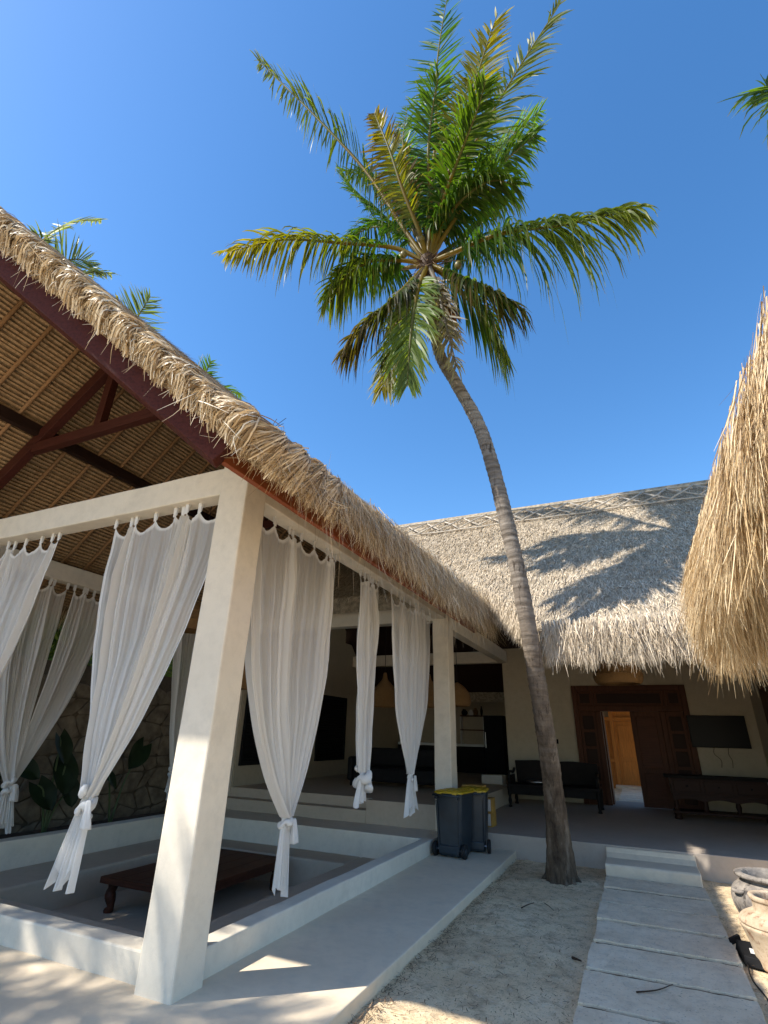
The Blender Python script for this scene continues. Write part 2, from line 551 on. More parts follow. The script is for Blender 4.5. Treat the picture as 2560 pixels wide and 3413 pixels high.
class MB:
    def __init__(self):
        self.v, self.f = [], []

    def add(self, V, F):
        n = len(self.v)
        self.v += [tuple(map(float, p)) for p in V]
        self.f += [tuple(int(i) + n for i in q) for q in F]
        return self

    def box(self, x0, x1, y0, y1, z0, z1):
        return self.add([(x0, y0, z0), (x1, y0, z0), (x1, y1, z0), (x0, y1, z0), (x0, y0, z1), (x1, y0, z1), (x1, y1, z1), (x0, y1, z1)],
                        [(0, 3, 2, 1), (4, 5, 6, 7), (0, 1, 5, 4), (1, 2, 6, 5), (2, 3, 7, 6), (3, 0, 4, 7)])

    def bar(self, a, b, wid, hei, up=(0, 0, 1)):
        a, b, up = np.array(a, float), np.array(b, float), np.array(up, float)
        d = (b - a) / np.linalg.norm(b - a)
        s = np.cross(d, up)
        s /= np.linalg.norm(s)
        n = np.cross(s, d)
        V = []
        for p in (a, b):
            for i, j in ((-1, -1), (1, -1), (1, 1), (-1, 1)):
                V.append(p + s * i * wid / 2 + n * j * hei / 2)
        return self.add(V, [(0, 1, 2, 3), (7, 6, 5, 4), (0, 4, 5, 1), (1, 5, 6, 2), (2, 6, 7, 3), (3, 7, 4, 0)])

    def hexa(self, V):
        return self.add(V, [(0, 3, 2, 1), (4, 5, 6, 7), (0, 1, 5, 4), (1, 2, 6, 5), (2, 3, 7, 6), (3, 0, 4, 7)])

    def tube(self, pts, rad, n=10, cap=True):
        pts = [np.array(p, float) for p in pts]
        if isinstance(rad, (int, float)):
            rad = [rad] * len(pts)
        V, F = [], []
        prev = None
        for i, p in enumerate(pts):
            t = pts[min(i + 1, len(pts) - 1)] - pts[max(i - 1, 0)]
            t = t / (np.linalg.norm(t) + 1e-9)
            if prev is None:
                ref = np.array([0, 0, 1.0]) if abs(t[2]) < 0.9 else np.array([1.0, 0, 0])
                s = np.cross(t, ref)
            else:
                s = prev - t * np.dot(prev, t)
            s /= np.linalg.norm(s)
            prev = s
            u = np.cross(t, s)
            for k in range(n):
                a = 2 * math.pi * k / n
                V.append(p + (s * math.cos(a) + u * math.sin(a)) * rad[i])
        for i in range(len(pts) - 1):
            for k in range(n):
                F.append((i * n + k, i * n + (k + 1) % n, (i + 1) * n + (k + 1) % n, (i + 1) * n + k))
        if cap:
            F.append(tuple(range(n))[::-1])
            F.append(tuple((len(pts) - 1) * n + k for k in range(n)))
        return self.add(V, F)

    def lathe(self, prof, c=(0, 0, 0), n=32, wob=0.0, close=True):
        V, F = [], []
        for i, (r, z) in enumerate(prof):
            for k in range(n):
                a = 2 * math.pi * k / n
                rr = r * (1 + wob * math.sin(2 * a + i * 0.3))
                V.append((c[0] + rr * math.cos(a), c[1] + rr * math.sin(a), c[2] + z))
        for i in range(len(prof) - 1):
            for k in range(n):
                F.append((i * n + k, i * n + (k + 1) % n, (i + 1) * n + (k + 1) % n, (i + 1) * n + k))
        if close:
            F.append(tuple(range(n))[::-1])
        return self.add(V, F)

    def loft(self, rings, cap=True):
        n = len(rings[0])
        V, F = [], []
        for r in rings:
            V += list(r)
        for i in range(len(rings) - 1):
            for k in range(n):
                F.append((i * n + k, i * n + (k + 1) % n, (i + 1) * n + (k + 1) % n, (i + 1) * n + k))
        if cap:
            F.append(tuple(range(n))[::-1])
            F.append(tuple((len(rings) - 1) * n + k for k in range(n)))
        return self.add(V, F)

    def prism(self, poly, axis, lo, hi):
        """poly: 2D outline in the two remaining axes, extruded along axis between lo and hi"""
        rest = [i for i in range(3) if i != axis]
        rings = []
        for h in (lo, hi):
            ring = []
            for q in poly:
                p = [0, 0, 0]
                p[axis] = h
                p[rest[0]], p[rest[1]] = q
                ring.append(tuple(p))
            rings.append(ring)
        return self.loft(rings)

    def build(self, name, mat, parent=None, bevel=0.0, smooth=False, kind=None, wob=0.0, cuts=9):
        me = bpy.data.meshes.new(name)
        me.from_pydata(self.v, [], self.f)
        bm = bmesh.new()
        bm.from_mesh(me)
        bmesh.ops.recalc_face_normals(bm, faces=bm.faces)
        if wob:
            for _ in range(cuts):          # split long edges, then let the plaster wander a little
                lng = [e for e in bm.edges if e.calc_length() > 0.30]
                if not lng:
                    break
                bmesh.ops.subdivide_edges(bm, edges=lng, cuts=1, use_grid_fill=True)
            for v in bm.verts:
                v.co += mnoise.noise_vector(v.co * 1.3) * wob + mnoise.noise_vector(v.co * 4.1) * wob * 0.45
        bm.to_mesh(me)
        bm.free()
        if smooth:
            me.polygons.foreach_set('use_smooth', np.ones(len(me.polygons), dtype=bool))
        o = mesh_obj(name, me, mat, parent, kind)
        if bevel > 0:
            b = o.modifiers.new('bevel', 'BEVEL')
            b.width = bevel
            b.segments = 2
            b.limit_method = 'ANGLE'
        return o


def rrect(w_, d_, r, z, n=4, cx=0, cy=0):
    out = []
    for sx, sy, a0 in ((1, 1, 0), (-1, 1, 90), (-1, -1, 180), (1, -1, 270)):
        for k in range(n + 1):
            a = math.radians(a0 + 90 * k / n)
            out.append((cx + sx * (w_ / 2 - r) + r * math.cos(a), cy + sy * (d_ / 2 - r) + r * math.sin(a), z))
    return out


def unit(a):
    return a / (np.linalg.norm(a, axis=-1, keepdims=True) + 1e-12)


def strips(C, S, W, r=None):
    """C (n,k,3) centre lines, S (n,3) or (n,k,3) side vectors, W (n,k) widths -> V,F,rnd"""
    n, k, _ = C.shape
    if S.ndim == 2:
        S = np.repeat(S[:, None, :], k, 1)
    a = C - S * W[..., None] / 2
    b = C + S * W[..., None] / 2
    V = np.stack([a, b], 2).reshape(-1, 3)
    idx = np.arange(n)[:, None] * (2 * k) + np.arange(k - 1)[None, :] * 2
    F = np.stack([idx, idx + 1, idx + 3, idx + 2], -1).reshape(-1, 4)
    if r is None:
        r = rng.random(n)
    t = np.linspace(0, 1, k)
    R = np.zeros((n, k, 2, 3))
    R[..., 0] = r[:, None, None]
    R[..., 1] = t[None, :, None]
    R[..., 2] = rng.random(n)[:, None, None]
    return V, F, R.reshape(-1, 3)


def blades(P0, D, N, L, W, bendv, k=3, r=None, tip=0.25):
    """straight-ish strands: base P0, direction D, face normal N, bend vector added as s^2"""
    n = len(P0)
    s = np.linspace(0, 1, k)
    C = P0[:, None, :] + D[:, None, :] * (L[:, None] * s)[..., None] + bendv[:, None, :] * (L[:, None] * s ** 2)[..., None]
    S = unit(np.cross(D, N))
    Wk = W[:, None] * (1 - (1 - tip) * s[None, :] ** 1.6)
    return strips(C, S, Wk, r)


def join_strips(parts):
    Vs, Fs, Rs, o = [], [], [], 0
    for V, F, R in parts:
        Vs.append(V)
        Fs.append(F + o)
        Rs.append(R)
        o += len(V)
    return np.concatenate(Vs), np.concatenate(Fs), np.concatenate(Rs)


def strand_obj(name, parts, mat, parent=None, kind='stuff'):
    V, F, R = join_strips(parts)
    me = fast_mesh(name, V, F, {'rnd': ('FLOAT_VECTOR', R)})
    return mesh_obj(name, me, mat, parent, kind)


def smooth_noise(x, seed=0, octaves=3):
    g = np.random.default_rng(seed)
    out = np.zeros_like(x)
    for o in range(octaves):
        f = 2.0 ** o
        out += np.sin(x * f * g.uniform(0.8, 1.2) + g.uniform(0, 6.28)) * np.cos(x * f * g.uniform(0.5, 0.9) + g.uniform(0, 6.28)) / f
    return out


def catmull(P, n):
    P = np.asarray(P, float)
    P = np.vstack([2 * P[0] - P[1], P, 2 * P[-1] - P[-2]])
    m = len(P) - 3
    out = []
    for t in np.linspace(0, m - 1e-6, n):
        i = int(t)
        u = t - i
        p0, p1, p2, p3 = P[i:i + 4]
        out.append(0.5 * (2 * p1 + (p2 - p0) * u + (2 * p0 - 5 * p1 + 4 * p2 - p3) * u * u + (3 * p1 - p0 - 3 * p2 + p3) * u ** 3))
    return np.array(out)


# ================================================================== SETTING
# sand: one sheet to the horizon, finely divided near the courtyard
def sand_ground():
    xs = np.concatenate([[-300, -80, -30], np.arange(-14, 6.01, 0.08), [10, 30, 80, 300]])
    ys = np.concatenate([[-300, -80, -20], np.arange(-3, 11.01, 0.08), [14, 17, 24, 40, 100, 300]])
    X, Y = np.meshgrid(xs, ys)
    Z = -0.105 + 0.012 * smooth_noise(X * 2.1 + Y * 1.3, 1) + 0.010 * smooth_noise(Y * 3.7 - X * 2.2, 2) + 0.006 * smooth_noise(X * 9 + 3 * Y, 3)
    # the pit and the planting bed lie lower or under floors
    Z = np.where((X > -10.2) & (X < -3.0) & (Y > 3.0) & (Y < 10.2), -0.70, Z)
    Z = np.where((X < -2.3) & (Y < 10.3) & (Z > -0.5), -0.30, Z)
    Z = np.where((Y > 10.2), -0.16, Z)
    ny, nx = X.shape
    i = np.arange(ny - 1)[:, None] * nx + np.arange(nx - 1)[None, :]
    F = np.stack([i, i + 1, i + nx + 1, i + nx], -1).reshape(-1, 4)
    me = fast_mesh('sand_ground', np.stack([X, Y, Z], -1), F, smooth=True)
    return mesh_obj('sand_ground', me, M['sand'], None, 'structure')


sand_ground()


def litter():
    n = 5200
    x = rng.uniform(-2.05, 1.8, n)
    y = 2.6 + 7.4 * rng.random(n) ** 1.3
    edge = rng.random(n) < 0.30
    x = np.where(edge, -2.07 + np.abs(rng.normal(0, 0.10, n)), x)
    keep = ~((x > -0.70) & (x < 0.60))
    x, y = x[keep], y[keep]
    n = len(x)
    P0 = np.stack([x, y, np.full(n, -0.088) + rng.uniform(0, 0.012, n)], 1)
    a = rng.uniform(0, 6.28, n)
    D = np.stack([np.cos(a), np.sin(a), rng.normal(0, 0.12, n)], 1)
    N = np.tile([0, 0, 1.0], (n, 1))
    L = rng.uniform(0.012, 0.07, n)
    Wd = rng.uniform(0.003, 0.009, n)
    p = blades(P0, D, N, L, Wd, rng.normal(0, 0.2, (n, 3)) * [1, 1, 0.3], 3)
    return strand_obj('leaf_litter', [p], M['fibre'])


tag(litter(), 'scattered brown leaf bits lying on the courtyard sand', 'litter', kind='stuff')


def twig(pts, r, label):
    o = MB().tube(catmull(pts, 10), [r * (1 - 0.06 * i) for i in range(10)], 6).build('twig', M['fibre'], smooth=True)
    return tag(o, label, 'twig')


g = lambda u, v, z: CAMP + ray(u, v) * ((z - CAMP[2]) / ray(u, v)[2])
twig([g(1738, 3026, -.085), g(1758, 3016, -.08), g(1780, 3009, -.085)], 0.007, 'dark dry twig on sand near the palm trunk')
twig([g(1815, 3010, -.085), g(1832, 3022, -.082), g(1846, 3035, -.085)], 0.005, 'thin pale twig on sand close to the palm')
twig([g(1908, 3192, -.085), g(1925, 3198, -.075), g(1938, 3203, -.085)], 0.012, 'short curled brown leaf scrap beside the stone path')

twig([g(2121, 3307, -.035), g(2190, 3300, -.028), g(2243, 3281, -.035)], 0.006, 'long thin twig lying across a path slab')

# terrace
tb = MB()
tb.prism([(-14.0, -3.0), (-2.095, -3.0), (-2.095, 10.10), (-3.29, 10.10), (-3.29, 3.69), (-14.0, 3.69)], 2, -0.55, 0.0)
tag(tb.build('terrace', M['terrace'], bevel=0.012), kind='structure')

# raised veranda and inner floor
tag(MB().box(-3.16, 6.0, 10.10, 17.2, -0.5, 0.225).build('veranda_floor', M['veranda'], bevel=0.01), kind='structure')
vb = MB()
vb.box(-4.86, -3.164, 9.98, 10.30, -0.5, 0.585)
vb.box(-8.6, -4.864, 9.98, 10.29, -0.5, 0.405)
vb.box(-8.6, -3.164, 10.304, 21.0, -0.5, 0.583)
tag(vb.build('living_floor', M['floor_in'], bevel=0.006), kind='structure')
tag(MB().box(-12, 6, 17.205, 30, -0.5, 0.13).build('back_court', M['sand']), kind='structure')

# stone slab path
pb = MB().box(-0.64, 0.53, -3.0, 9.42, -0.3, -0.066).build('stone_path', M['gap'])
tag(pb, kind='structure')


def slab_mesh(seed):
    g_ = np.random.default_rng(seed)
    bm = bmesh.new()
    nx, ny = 24, 4
    L, Wd, H = 1.22, 0.632, 0.07
    top = []
    for j in range(ny + 1):
        row = []
        for i in range(nx + 1):
            ex = 0.006 * g_.normal() if i in (0, nx) else 0
            ey = 0.005 * g_.normal() if j in (0, ny) else 0
            row.append(bm.verts.new((-L / 2 + L * i / nx + ex, -Wd / 2 + Wd * j / ny + ey, 0.0015 * g_.normal())))
        top.append(row)
    for j in range(ny):
        for i in range(nx):
            bm.faces.new((top[j][i], top[j][i + 1], top[j + 1][i + 1], top[j + 1][i]))
    rim = top[0] + [r[-1] for r in top[1:]] + top[-1][-2::-1] + [r[0] for r in top[-2:0:-1]]
    low = [bm.verts.new((v.co.x * 0.998, v.co.y * 0.99, -H)) for v in rim]
    mid = [bm.verts.new((v.co.x * 1.004, v.co.y * 1.008, -0.008)) for v in rim]
    n = len(rim)
    for a, b in ((rim, mid), (mid, low)):
        for i in range(n):
            bm.faces.new((a[i], b[i], b[(i + 1) % n], a[(i + 1) % n]))
    me = bpy.data.meshes.new('slab')
    bm.to_mesh(me)
    bm.free()
    me.materials.append(M['slab'])
    return me


slabs = [slab_mesh(i) for i in range(5)]
for i in range(12):
    yc = 9.36 - 0.722 * i - 0.30 + (0 if i else 0.02)
    o = bpy.data.objects.new('slab', slabs[i % 5])
    link(o, pb)
    o.location = (-0.055 + rng.normal(0, 0.006), yc - 0.06 + rng.normal(0, 0.004), -0.045 + rng.normal(0, 0.005))
    o.rotation_euler = (rng.normal(0, 0.004), rng.normal(0, 0.003), rng.normal(0, 0.005) + (math.pi if i % 2 else 0))
# doorstep block at the end of the path
st = MB()
st.prism([(9.42, -0.3), (9.42, 0.065), (9.45, 0.085), (9.92, 0.085), (10.02, 0.14), (10.06, 0.2), (10.098, 0.2), (10.098, -0.3)], 0, -0.68, 0.545)
tag(st.build('path_step', M['terrace'], bevel=0.012), kind='structure')

# slabs behind the doorway
pb2 = MB().box(-0.70, 0.55, 17.21, 22.6, 0.0, 0.135).build('back_path', M['sand'])
tag(pb2, kind='structure')
for i in range(8):
    o = bpy.data.objects.new('slab', slabs[(i * 2 + 1) % 5])
    link(o, pb2)
    o.location = (-0.07, 17.58 + 0.70 * i, 0.20)

# ================================================================== PAVILION
AX = -5.9                       # ridge line


def zc(x):                      # underside of the thatch
    return 6.97 - 0.93 * abs(x - AX)


def verge_y(x):                 # prow gable: the ridge reaches further out than the eaves
    return 0.46 + 2.0 * min(abs(x - AX), 3.4) / 3.4


pav = thing('pavilion', 'open cream plastered pavilion with thatched gable roof round a sunken lounge', 'pavilion', (-5.9, 6.8, 0))
# low walls of the seating pit
lw = MB()
lw.box(-3.42, -3.23, 3.845, 9.10, -0.75, 0.20)
lw.build('low_wall', M['plaster'], pav, bevel=0.014, wob=0.007)
MB().box(-8.65, -3.505, 3.64, 3.845, -0.75, 0.20).build('low_wall', M['plaster'], pav, bevel=0.014, wob=0.007)
MB().box(-8.65, -8.40, 3.848, 9.095, -0.75, 0.20).build('low_wall', M['plaster'], pav, bevel=0.014, wob=0.007)
MB().box(-8.65, -3.232, 9.10, 9.978, -0.75, 0.197).build('back_ledge', M['plaster'], pav, bevel=0.014, wob=0.007)
bs = MB()
bs.box(-4.48, -3.423, 3.848, 9.098, -0.75, -0.155)
bs.box(-8.398, -4.484, 8.49, 9.098, -0.75, -0.155)
bs.box(-8.398, -4.484, 3.848, 4.86, -0.75, -0.155)
bs.box(-8.398, -7.50, 4.864, 8.486, -0.75, -0.157)
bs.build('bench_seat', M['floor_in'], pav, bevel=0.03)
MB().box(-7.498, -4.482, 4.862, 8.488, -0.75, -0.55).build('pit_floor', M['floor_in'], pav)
# columns
for (x0, x1, y0, y1) in ((-3.505, -3.155, 3.535, 3.855), (-3.47, -3.145, 9.955, 10.33), (-8.72, -8.38, 3.535, 3.855), (-8.72, -8.38, 9.955, 10.30)):
    z0 = 0.0 if y0 < 5 else 0.195
    h = 4.55 if y0 < 5 else 4.262
    c = MB().box(x0, x1, y0, y1, z0 - 0.3 if y0 > 5 else -0.02, h if y0 > 5 else 4.262)
    c.build('column', M['plaster'], pav, bevel=0.016, wob=0.007)
# beams
MB().box(-8.378, -3.508, 3.585, 3.80, 3.955, 4.262).build('beam', M['plaster'], pav, bevel=0.012, wob=0.006)
MB().box(-3.43, -3.195, 3.858, 9.952, 3.93, 4.262).build('beam', M['plaster'], pav, bevel=0.012, wob=0.006)
MB().box(-8.66, -8.44, 3.858, 9.952, 3.98, 4.262).build('beam', M['plaster'], pav, bevel=0.012, wob=0.006)
MB().box(-8.378, -3.473, 10.0, 10.25, 3.915, 4.255).build('beam', M['plaster'], pav, bevel=0.012, wob=0.006)
MB().box(-3.43, -3.195, 10.335, 15.90, 3.80, 4.13).build('beam', M['plaster'], pav, bevel=0.012, wob=0.006)

# thatch core: two slopes, each a hexahedron from the prow verge to the main house
YB = 13.2
TH, THM, THF = 0.56, 0.39, 0.20


def th_at(y):
    return float(np.interp(y, [2.3, 4.3, 9.9], [THF, THM, TH]))


def slope_core(sgn):
    xe = AX + sgn * 3.58
    m = MB()
    rows = []
    for q in (0.0, 0.5, 1.0):
        x = xe + (AX - xe) * q
        yv, yb = verge_y(x), 9.9 + (YB - 9.9) * q
        rows.append([(x, yv, zc(x), THF), (x, yv + 2.0, zc(x), THM), (x, yb, zc(x), TH)])
    for i in range(2):
        for k in range(2):
            c = [rows[i][k], rows[i][k + 1], rows[i + 1][k + 1], rows[i + 1][k]]
            m.hexa([p[:3] for p in c] + [(p[0], p[1], p[2] + p[3]) for p in c])
    return m


slope_core(1).build('thatch_roof', M['thatch_core'], pav)
slope_core(-1).build('thatch_roof', M['thatch_core'], pav)


def slope_strands(sgn, n, ymax=11.5):
    xe = AX + sgn * 3.58
    u = rng.random(n) ** 0.8
    x = xe + (AX - xe) * u
    yv = np.array([verge_y(a) for a in x])
    yb = 9.9 + u * 3.0
    y = yv + rng.random(n) * (yb - yv)
    z = 6.97 - 0.93 * np.abs(x - AX) + np.interp(y - yv, [0, 2.0, 7.5], [THF, THM, TH]) - 0.012
    d = unit(np.stack([np.full(n, sgn * 1.0), rng.normal(0, 0.13, n), np.full(n, -0.93)], 1))
    nn = unit(np.stack([np.full(n, 0.93 * sgn), np.zeros(n), np.full(n, 1.0)], 1))
    D = unit(d + nn * rng.uniform(0.0, 0.16, n)[:, None])
    L = rng.uniform(0.2, 0.45, n)
    W = rng.uniform(0.006, 0.013, n)
    return blades(np.stack([x, y, z], 1), D, nn, L, W, -nn * 0.10 + rng.normal(0, 0.05, (n, 3)), 3)


strand_obj('thatch_cover', [slope_strands(1, 16000)], M['thatch_old'], pav)
strand_obj('thatch_cover', [slope_strands(-1, 4000)], M['thatch_old'], pav)


def eave_fringe(n, p0, p1, zlo, zhi, out, depth, lmin, lmax, wmin=0.006, wmax=0.013, down=-1.0, clump=0.10, seed=0, curl=0.12, spread=0.10, inner=0.0):
    """strands hanging from an eave between p0 and p1; out = outward horizontal unit vector"""
    p0, p1, out = np.array(p0, float), np.array(p1, float), np.array(out, float)
    d = p1 - p0
    ln = np.linalg.norm(d)
    t = rng.random(n)
    base = p0 + d * t[:, None]
    # clumps: strands lean to a common tip
    nc = int(ln / clump)
    ct = (np.floor(t * nc) + 0.5 + rng.normal(0, 0.1, n)) / nc
    lean = (ct - t) * ln
    h = rng.random(n)
    z = zlo + (zhi - zlo) * h
    off = inner + depth * rng.random(n)
    base = base + out * off[:, None]
    base[:, 2] += z
    dirs = out * (rng.normal(0.18, spread, n) * (0.4 + h))[:, None] + (d / ln) * (rng.normal(0, 0.10, n) + lean * 1.1)[:, None]
    dirs[:, 2] += down
    D = unit(dirs)
    cl = smooth_noise(t * ln * 5.0, seed) * 0.16 + 1.0
    L = rng.uniform(lmin, lmax, n) * cl
    N = unit(out + rng.normal(0, 0.35, (n, 3)))
    bend = rng.normal(0, curl, (n, 3)) * [1, 1, 0.2]
    bend[:, 2] -= 0.08
    return blades(base, D, N, L, rng.uniform(wmin, wmax, n), bend, 4)


XE = AX + 3.58
ez = zc(XE)
fr = []
for k in range(8):               # the thatch grows thicker and longer towards the house
    ya, yb = 2.5 + 0.93 * k, 2.5 + 0.93 * (k + 1) + 0.05
    q = (k + 0.5) / 8
    th = th_at((ya + yb) / 2)
    fr.append(eave_fringe(1700, (XE, ya, ez), (XE, yb, ez), 0.12, th + 0.02, (1, 0, 0), 0.12 + 0.07 * q, 0.11 + 0.08 * q, 0.26 + 0.18 * q, 0.005, 0.011, clump=0.08, seed=30 + k, inner=-0.05, spread=0.16, curl=0.22))
fr.append(eave_fringe(150, (XE, 3.2, ez), (XE, 9.6, ez), 0.0, 0.2, (1, 0, 0), 0.08, 0.40, 0.75, 0.004, 0.008, seed=8, inner=-0.10, spread=0.05))
strand_obj('eave_fringe', fr, M['thatch_tan'], pav)
strand_obj('eave_fringe', [eave_fringe(1500, (AX - 3.44, 2.3, ez), (AX - 3.44, 9.9, ez), 0, TH, (-1, 0, 0), 0.1, 0.2, 0.5, seed=5)], M['thatch_tan'], pav)


# plaited verge: bundles folded over the edge of the thatch
def verge_braids():
    # path along the verge on the right slope (parameter s from eave to ridge), then round the corner along the eave
    path = [(XE + 0.03, 3.9), (XE + 0.03, 3.1), (XE + 0.02, 2.57), (XE - 0.1, 2.42)]
    for i in range(1, 13):
        x = XE + (AX - XE) * i / 12
        path.append((x, verge_y(x) - 0.03))
    pts = np.array([(a, b, 6.97 - 0.93 * abs(a - AX)) for a, b in path])
    C = catmull(pts, 400)
    seg = np.r_[0, np.cumsum(np.linalg.norm(np.diff(C, axis=0), axis=1))]
    total = seg[-1]

    def at(s):
        s = np.clip(s, 0, total)
        return np.stack([np.interp(s, seg, C[:, i]) for i in range(3)], -1)

    outd = unit(np.gradient(C, axis=0))
    # outward normal: horizontal, to the right of travel
    on = unit(np.stack([outd[:, 1], -outd[:, 0], np.zeros(len(C))], 1))
    if on[0, 0] < 0:
        on = -on

    def outn(s):
        s = np.clip(s, 0, total)
        return unit(np.stack([np.interp(s, seg, on[:, i]) for i in range(3)], -1))

    parts = []
    step = 0.31
    k = 9
    q = np.linspace(0, 1, k)
    for s0 in np.arange(0.1, total, step):
        n = 270
        far = np.clip((s0 - 0.2) / 1.6, 0, 1)
        hb = 0.30 + (THF - 0.30) * far
        j = rng.random(n)
        al = 0.06 + 0.46 * j + rng.normal(0, 0.03, n)
        dn = (hb + 0.085) * np.clip(1.08 - 0.55 * j ** 1.5 + rng.normal(0, 0.10, n), 0.25, 1.2)
        start = s0 + rng.normal(0, 0.015, n)
        ss = start[:, None] + al[:, None] * (q + 0.05 * np.sin(math.pi * q))[None]
        hh = hb + 0.055 + rng.normal(0, 0.014, n)[:, None] - dn[:, None] * (0.65 * q + 0.35 * q ** 2)[None]
        belly = 0.02 + (0.4 + 0.6 * np.clip(s0 / 0.9, 0, 1)) * (0.075 + 0.05 * rng.random(n))[:, None] * np.sin(q * math.pi * 0.9)[None, :] * (0.6 + 0.6 * np.sin(j * math.pi))[:, None] - 0.03 * q[None] ** 2
        Cc = at(ss) + outn(ss) * belly[..., None]
        Cc[..., 2] += hh
        Cc += rng.normal(0, 0.012, (n, 1, 3)) + rng.normal(0, 0.005, Cc.shape)
        S = unit(np.cross(np.gradient(Cc, axis=1), outn(ss) + rng.normal(0, 0.45, (n, 1, 3))))
        Wk = rng.uniform(0.007, 0.014, n)[:, None] * (0.5 + 0.6 * np.sin(q * math.pi * 0.85))[None, :]
        parts.append(strips(Cc, S, Wk, np.clip(rng.beta(0.9, 0.9, n), 0, 1)))
        # bundle tie at the head of the tuft and ragged ends below
        m = 60
        ps = s0 + rng.random(m) * step
        P0 = at(ps) + outn(ps) * rng.uniform(-0.02, 0.09, m)[:, None]
        P0[:, 2] += rng.uniform(-0.01, 0.10, m)
        D = unit(rng.normal(0, 0.45, (m, 3)) + outn(ps) * 0.2 + np.array([0, 0, -0.7]))
        parts.append(blades(P0, D, outn(ps), rng.uniform(0.05, 0.16, m), rng.uniform(0.005, 0.010, m), rng.normal(0, 0.45, (m, 3)), 4))
    # stray ends
    m = 70
    ps = rng.random(m) * total
    P0 = at(ps) + outn(ps) * 0.1
    P0[:, 2] += rng.uniform(0, 0.15, m)
    parts.append(blades(P0, unit(rng.normal(0, 0.5, (m, 3)) + [0.2, -0.2, -0.6]), outn(ps), rng.uniform(0.10, 0.24, m), np.full(m, 0.008), rng.normal(0, 0.6, (m, 3)), 5))
    strand_obj('plaited_verge', parts, M['thatch_tan'], pav)
    # soft roll under the plait
    V = C.copy()
    rr = [0.13] * len(C)
    P = [c + np.array([0, 0, 0.10]) - o * 0.05 for c, o in zip(C[::6], on[::6])]
    MB().tube(P, 0.115, 10).build('verge_roll', M['thatch_core'], pav, smooth=True)


verge_braids()

# wooden verge beam, ridge, rafters, truss
vbx = MB()
a0 = np.array((-2.51, 2.55, zc(-2.51) - 0.16))
a1 = np.array((AX, 0.57, zc(AX) - 0.16))
vbx.bar(a0, a1, 0.13, 0.27)
vbx.build('verge_beam', M['red_wood'], pav, bevel=0.006)
b0 = np.array((2 * AX - a0[0], a0[1], a0[2]))
MB().bar(b0, a1, 0.13, 0.27).build('verge_beam', M['red_wood'], pav, bevel=0.006)
MB().box(-2.60, -2.545, 2.57, 9.9, 3.60, zc(-2.57) + 0.0).build('fascia_board', M['fascia_wood'], pav, bevel=0.004)
sb = MB()
for sgn in (1, -1):      # soffit boards closing the eave
    pass
MB().box(-5.97, -5.83, 0.62, YB, 6.52, 6.78).build('ridge_beam', M['red_wood'], pav, bevel=0.006)


def bar_obj(name, a, b, wd, hd, mat, up=(0, 0, 1)):
    return MB().bar(a, b, wd, hd, up).build(name, mat, pav, bevel=0.005)


for ty in (3.62, 7.2):
    for sgn in (1, -1):
        bar_obj('principal_rafter', (AX + sgn * 2.62, ty, 4.262 - 0.0 + 0.08), (AX + sgn * 0.02, ty, 6.50), 0.11, 0.19, M['red_wood_x'])
    bar_obj('collar_tie', (AX - 1.30, ty + 0.003, 5.33), (AX + 1.30, ty + 0.003, 5.33), 0.10, 0.15, M['red_wood_x'])
    bar_obj('king_post', (AX, ty + 0.002, 5.41), (AX, ty + 0.002, 6.52), 0.10, 0.13, M['red_wood_x'], (1, 0, 0))
for sgn in (1, -1):
    bar_obj('purlin', (AX + sgn * 1.28, 1.4, 5.60), (AX + sgn * 1.28, YB, 5.60), 0.10, 0.16, M['purlin'])
# bamboo rafters
for k in range(26):
    y = 0.75 + 0.42 * k
    for sgn in (-1, 1):
        hi = min(3.4, max(0.3, (y - 0.50) / 2.0 * 3.4))
        if hi < 0.4:
            continue
        xa, xb = AX + sgn * (3.36 if y > 2.5 else hi * 0.98), AX + sgn * 0.1
        if y <= 2.5:
            # in the prow the rafter starts at the verge beam
            xa, xb = AX + sgn * min(3.36, (y - 0.30) / 2.0 * 3.4 * 0.0 + 0.1), AX + sgn * 0.1
            lim = (y - 0.52) / 2.0 * 3.4
            xa = AX + sgn * 0.1
            xb = AX + sgn * min(lim, 3.36)
        pts = [(xa + (xb - xa) * q, y, zc(xa + (xb - xa) * q) - 0.065) for q in (0, 0.5, 1)]
        MB().tube(pts, 0.028, 8).build('rafter', M['bamboo'], pav, smooth=True)


# reed ceiling: many thin canes laid along the roof over the rafters
def reeds(sgn):
    parts_v, parts_f = [], []
    m = MB()
    x = 0.06
    while x < 3.40:
        wd = rng.uniform(0.026, 0.036)
        y0 = max(verge_y(AX + sgn * x), verge_y(AX + sgn * (x + wd))) + 0.05
        cuts = [y0] + sorted(rng.uniform(y0 + 0.5, 11.5, 3).tolist()) + [9.8 + (3.4 - x)]
        for a, b in zip(cuts[:-1], cuts[1:]):
            xm = AX + sgn * (x + wd / 2)
            dz = rng.uniform(-0.006, 0.006)
            m.bar((xm, a, zc(xm) - 0.022 + dz), (xm, b - 0.004, zc(xm) - 0.022 + dz + rng.normal(0, 0.004)), wd, 0.022, (0.93 * sgn, 0, 1))
        x += wd + rng.uniform(0.011, 0.019)
    return m.build('reed_ceiling', M['reed'], pav, kind='stuff')


reeds(-1)
reeds(1)

# ================================================================== MAIN HOUSE
house = thing('main_house', 'long thatched house with deep shaded veranda behind the palm', 'house', (0, 14, 0.225))
RY, RZ = 13.0, 7.42             # ridge (top of thatch)
EY, EZT = 8.47, 3.30            # eave (top of thatch)
SL = (RZ - EZT) / (RY - EY)


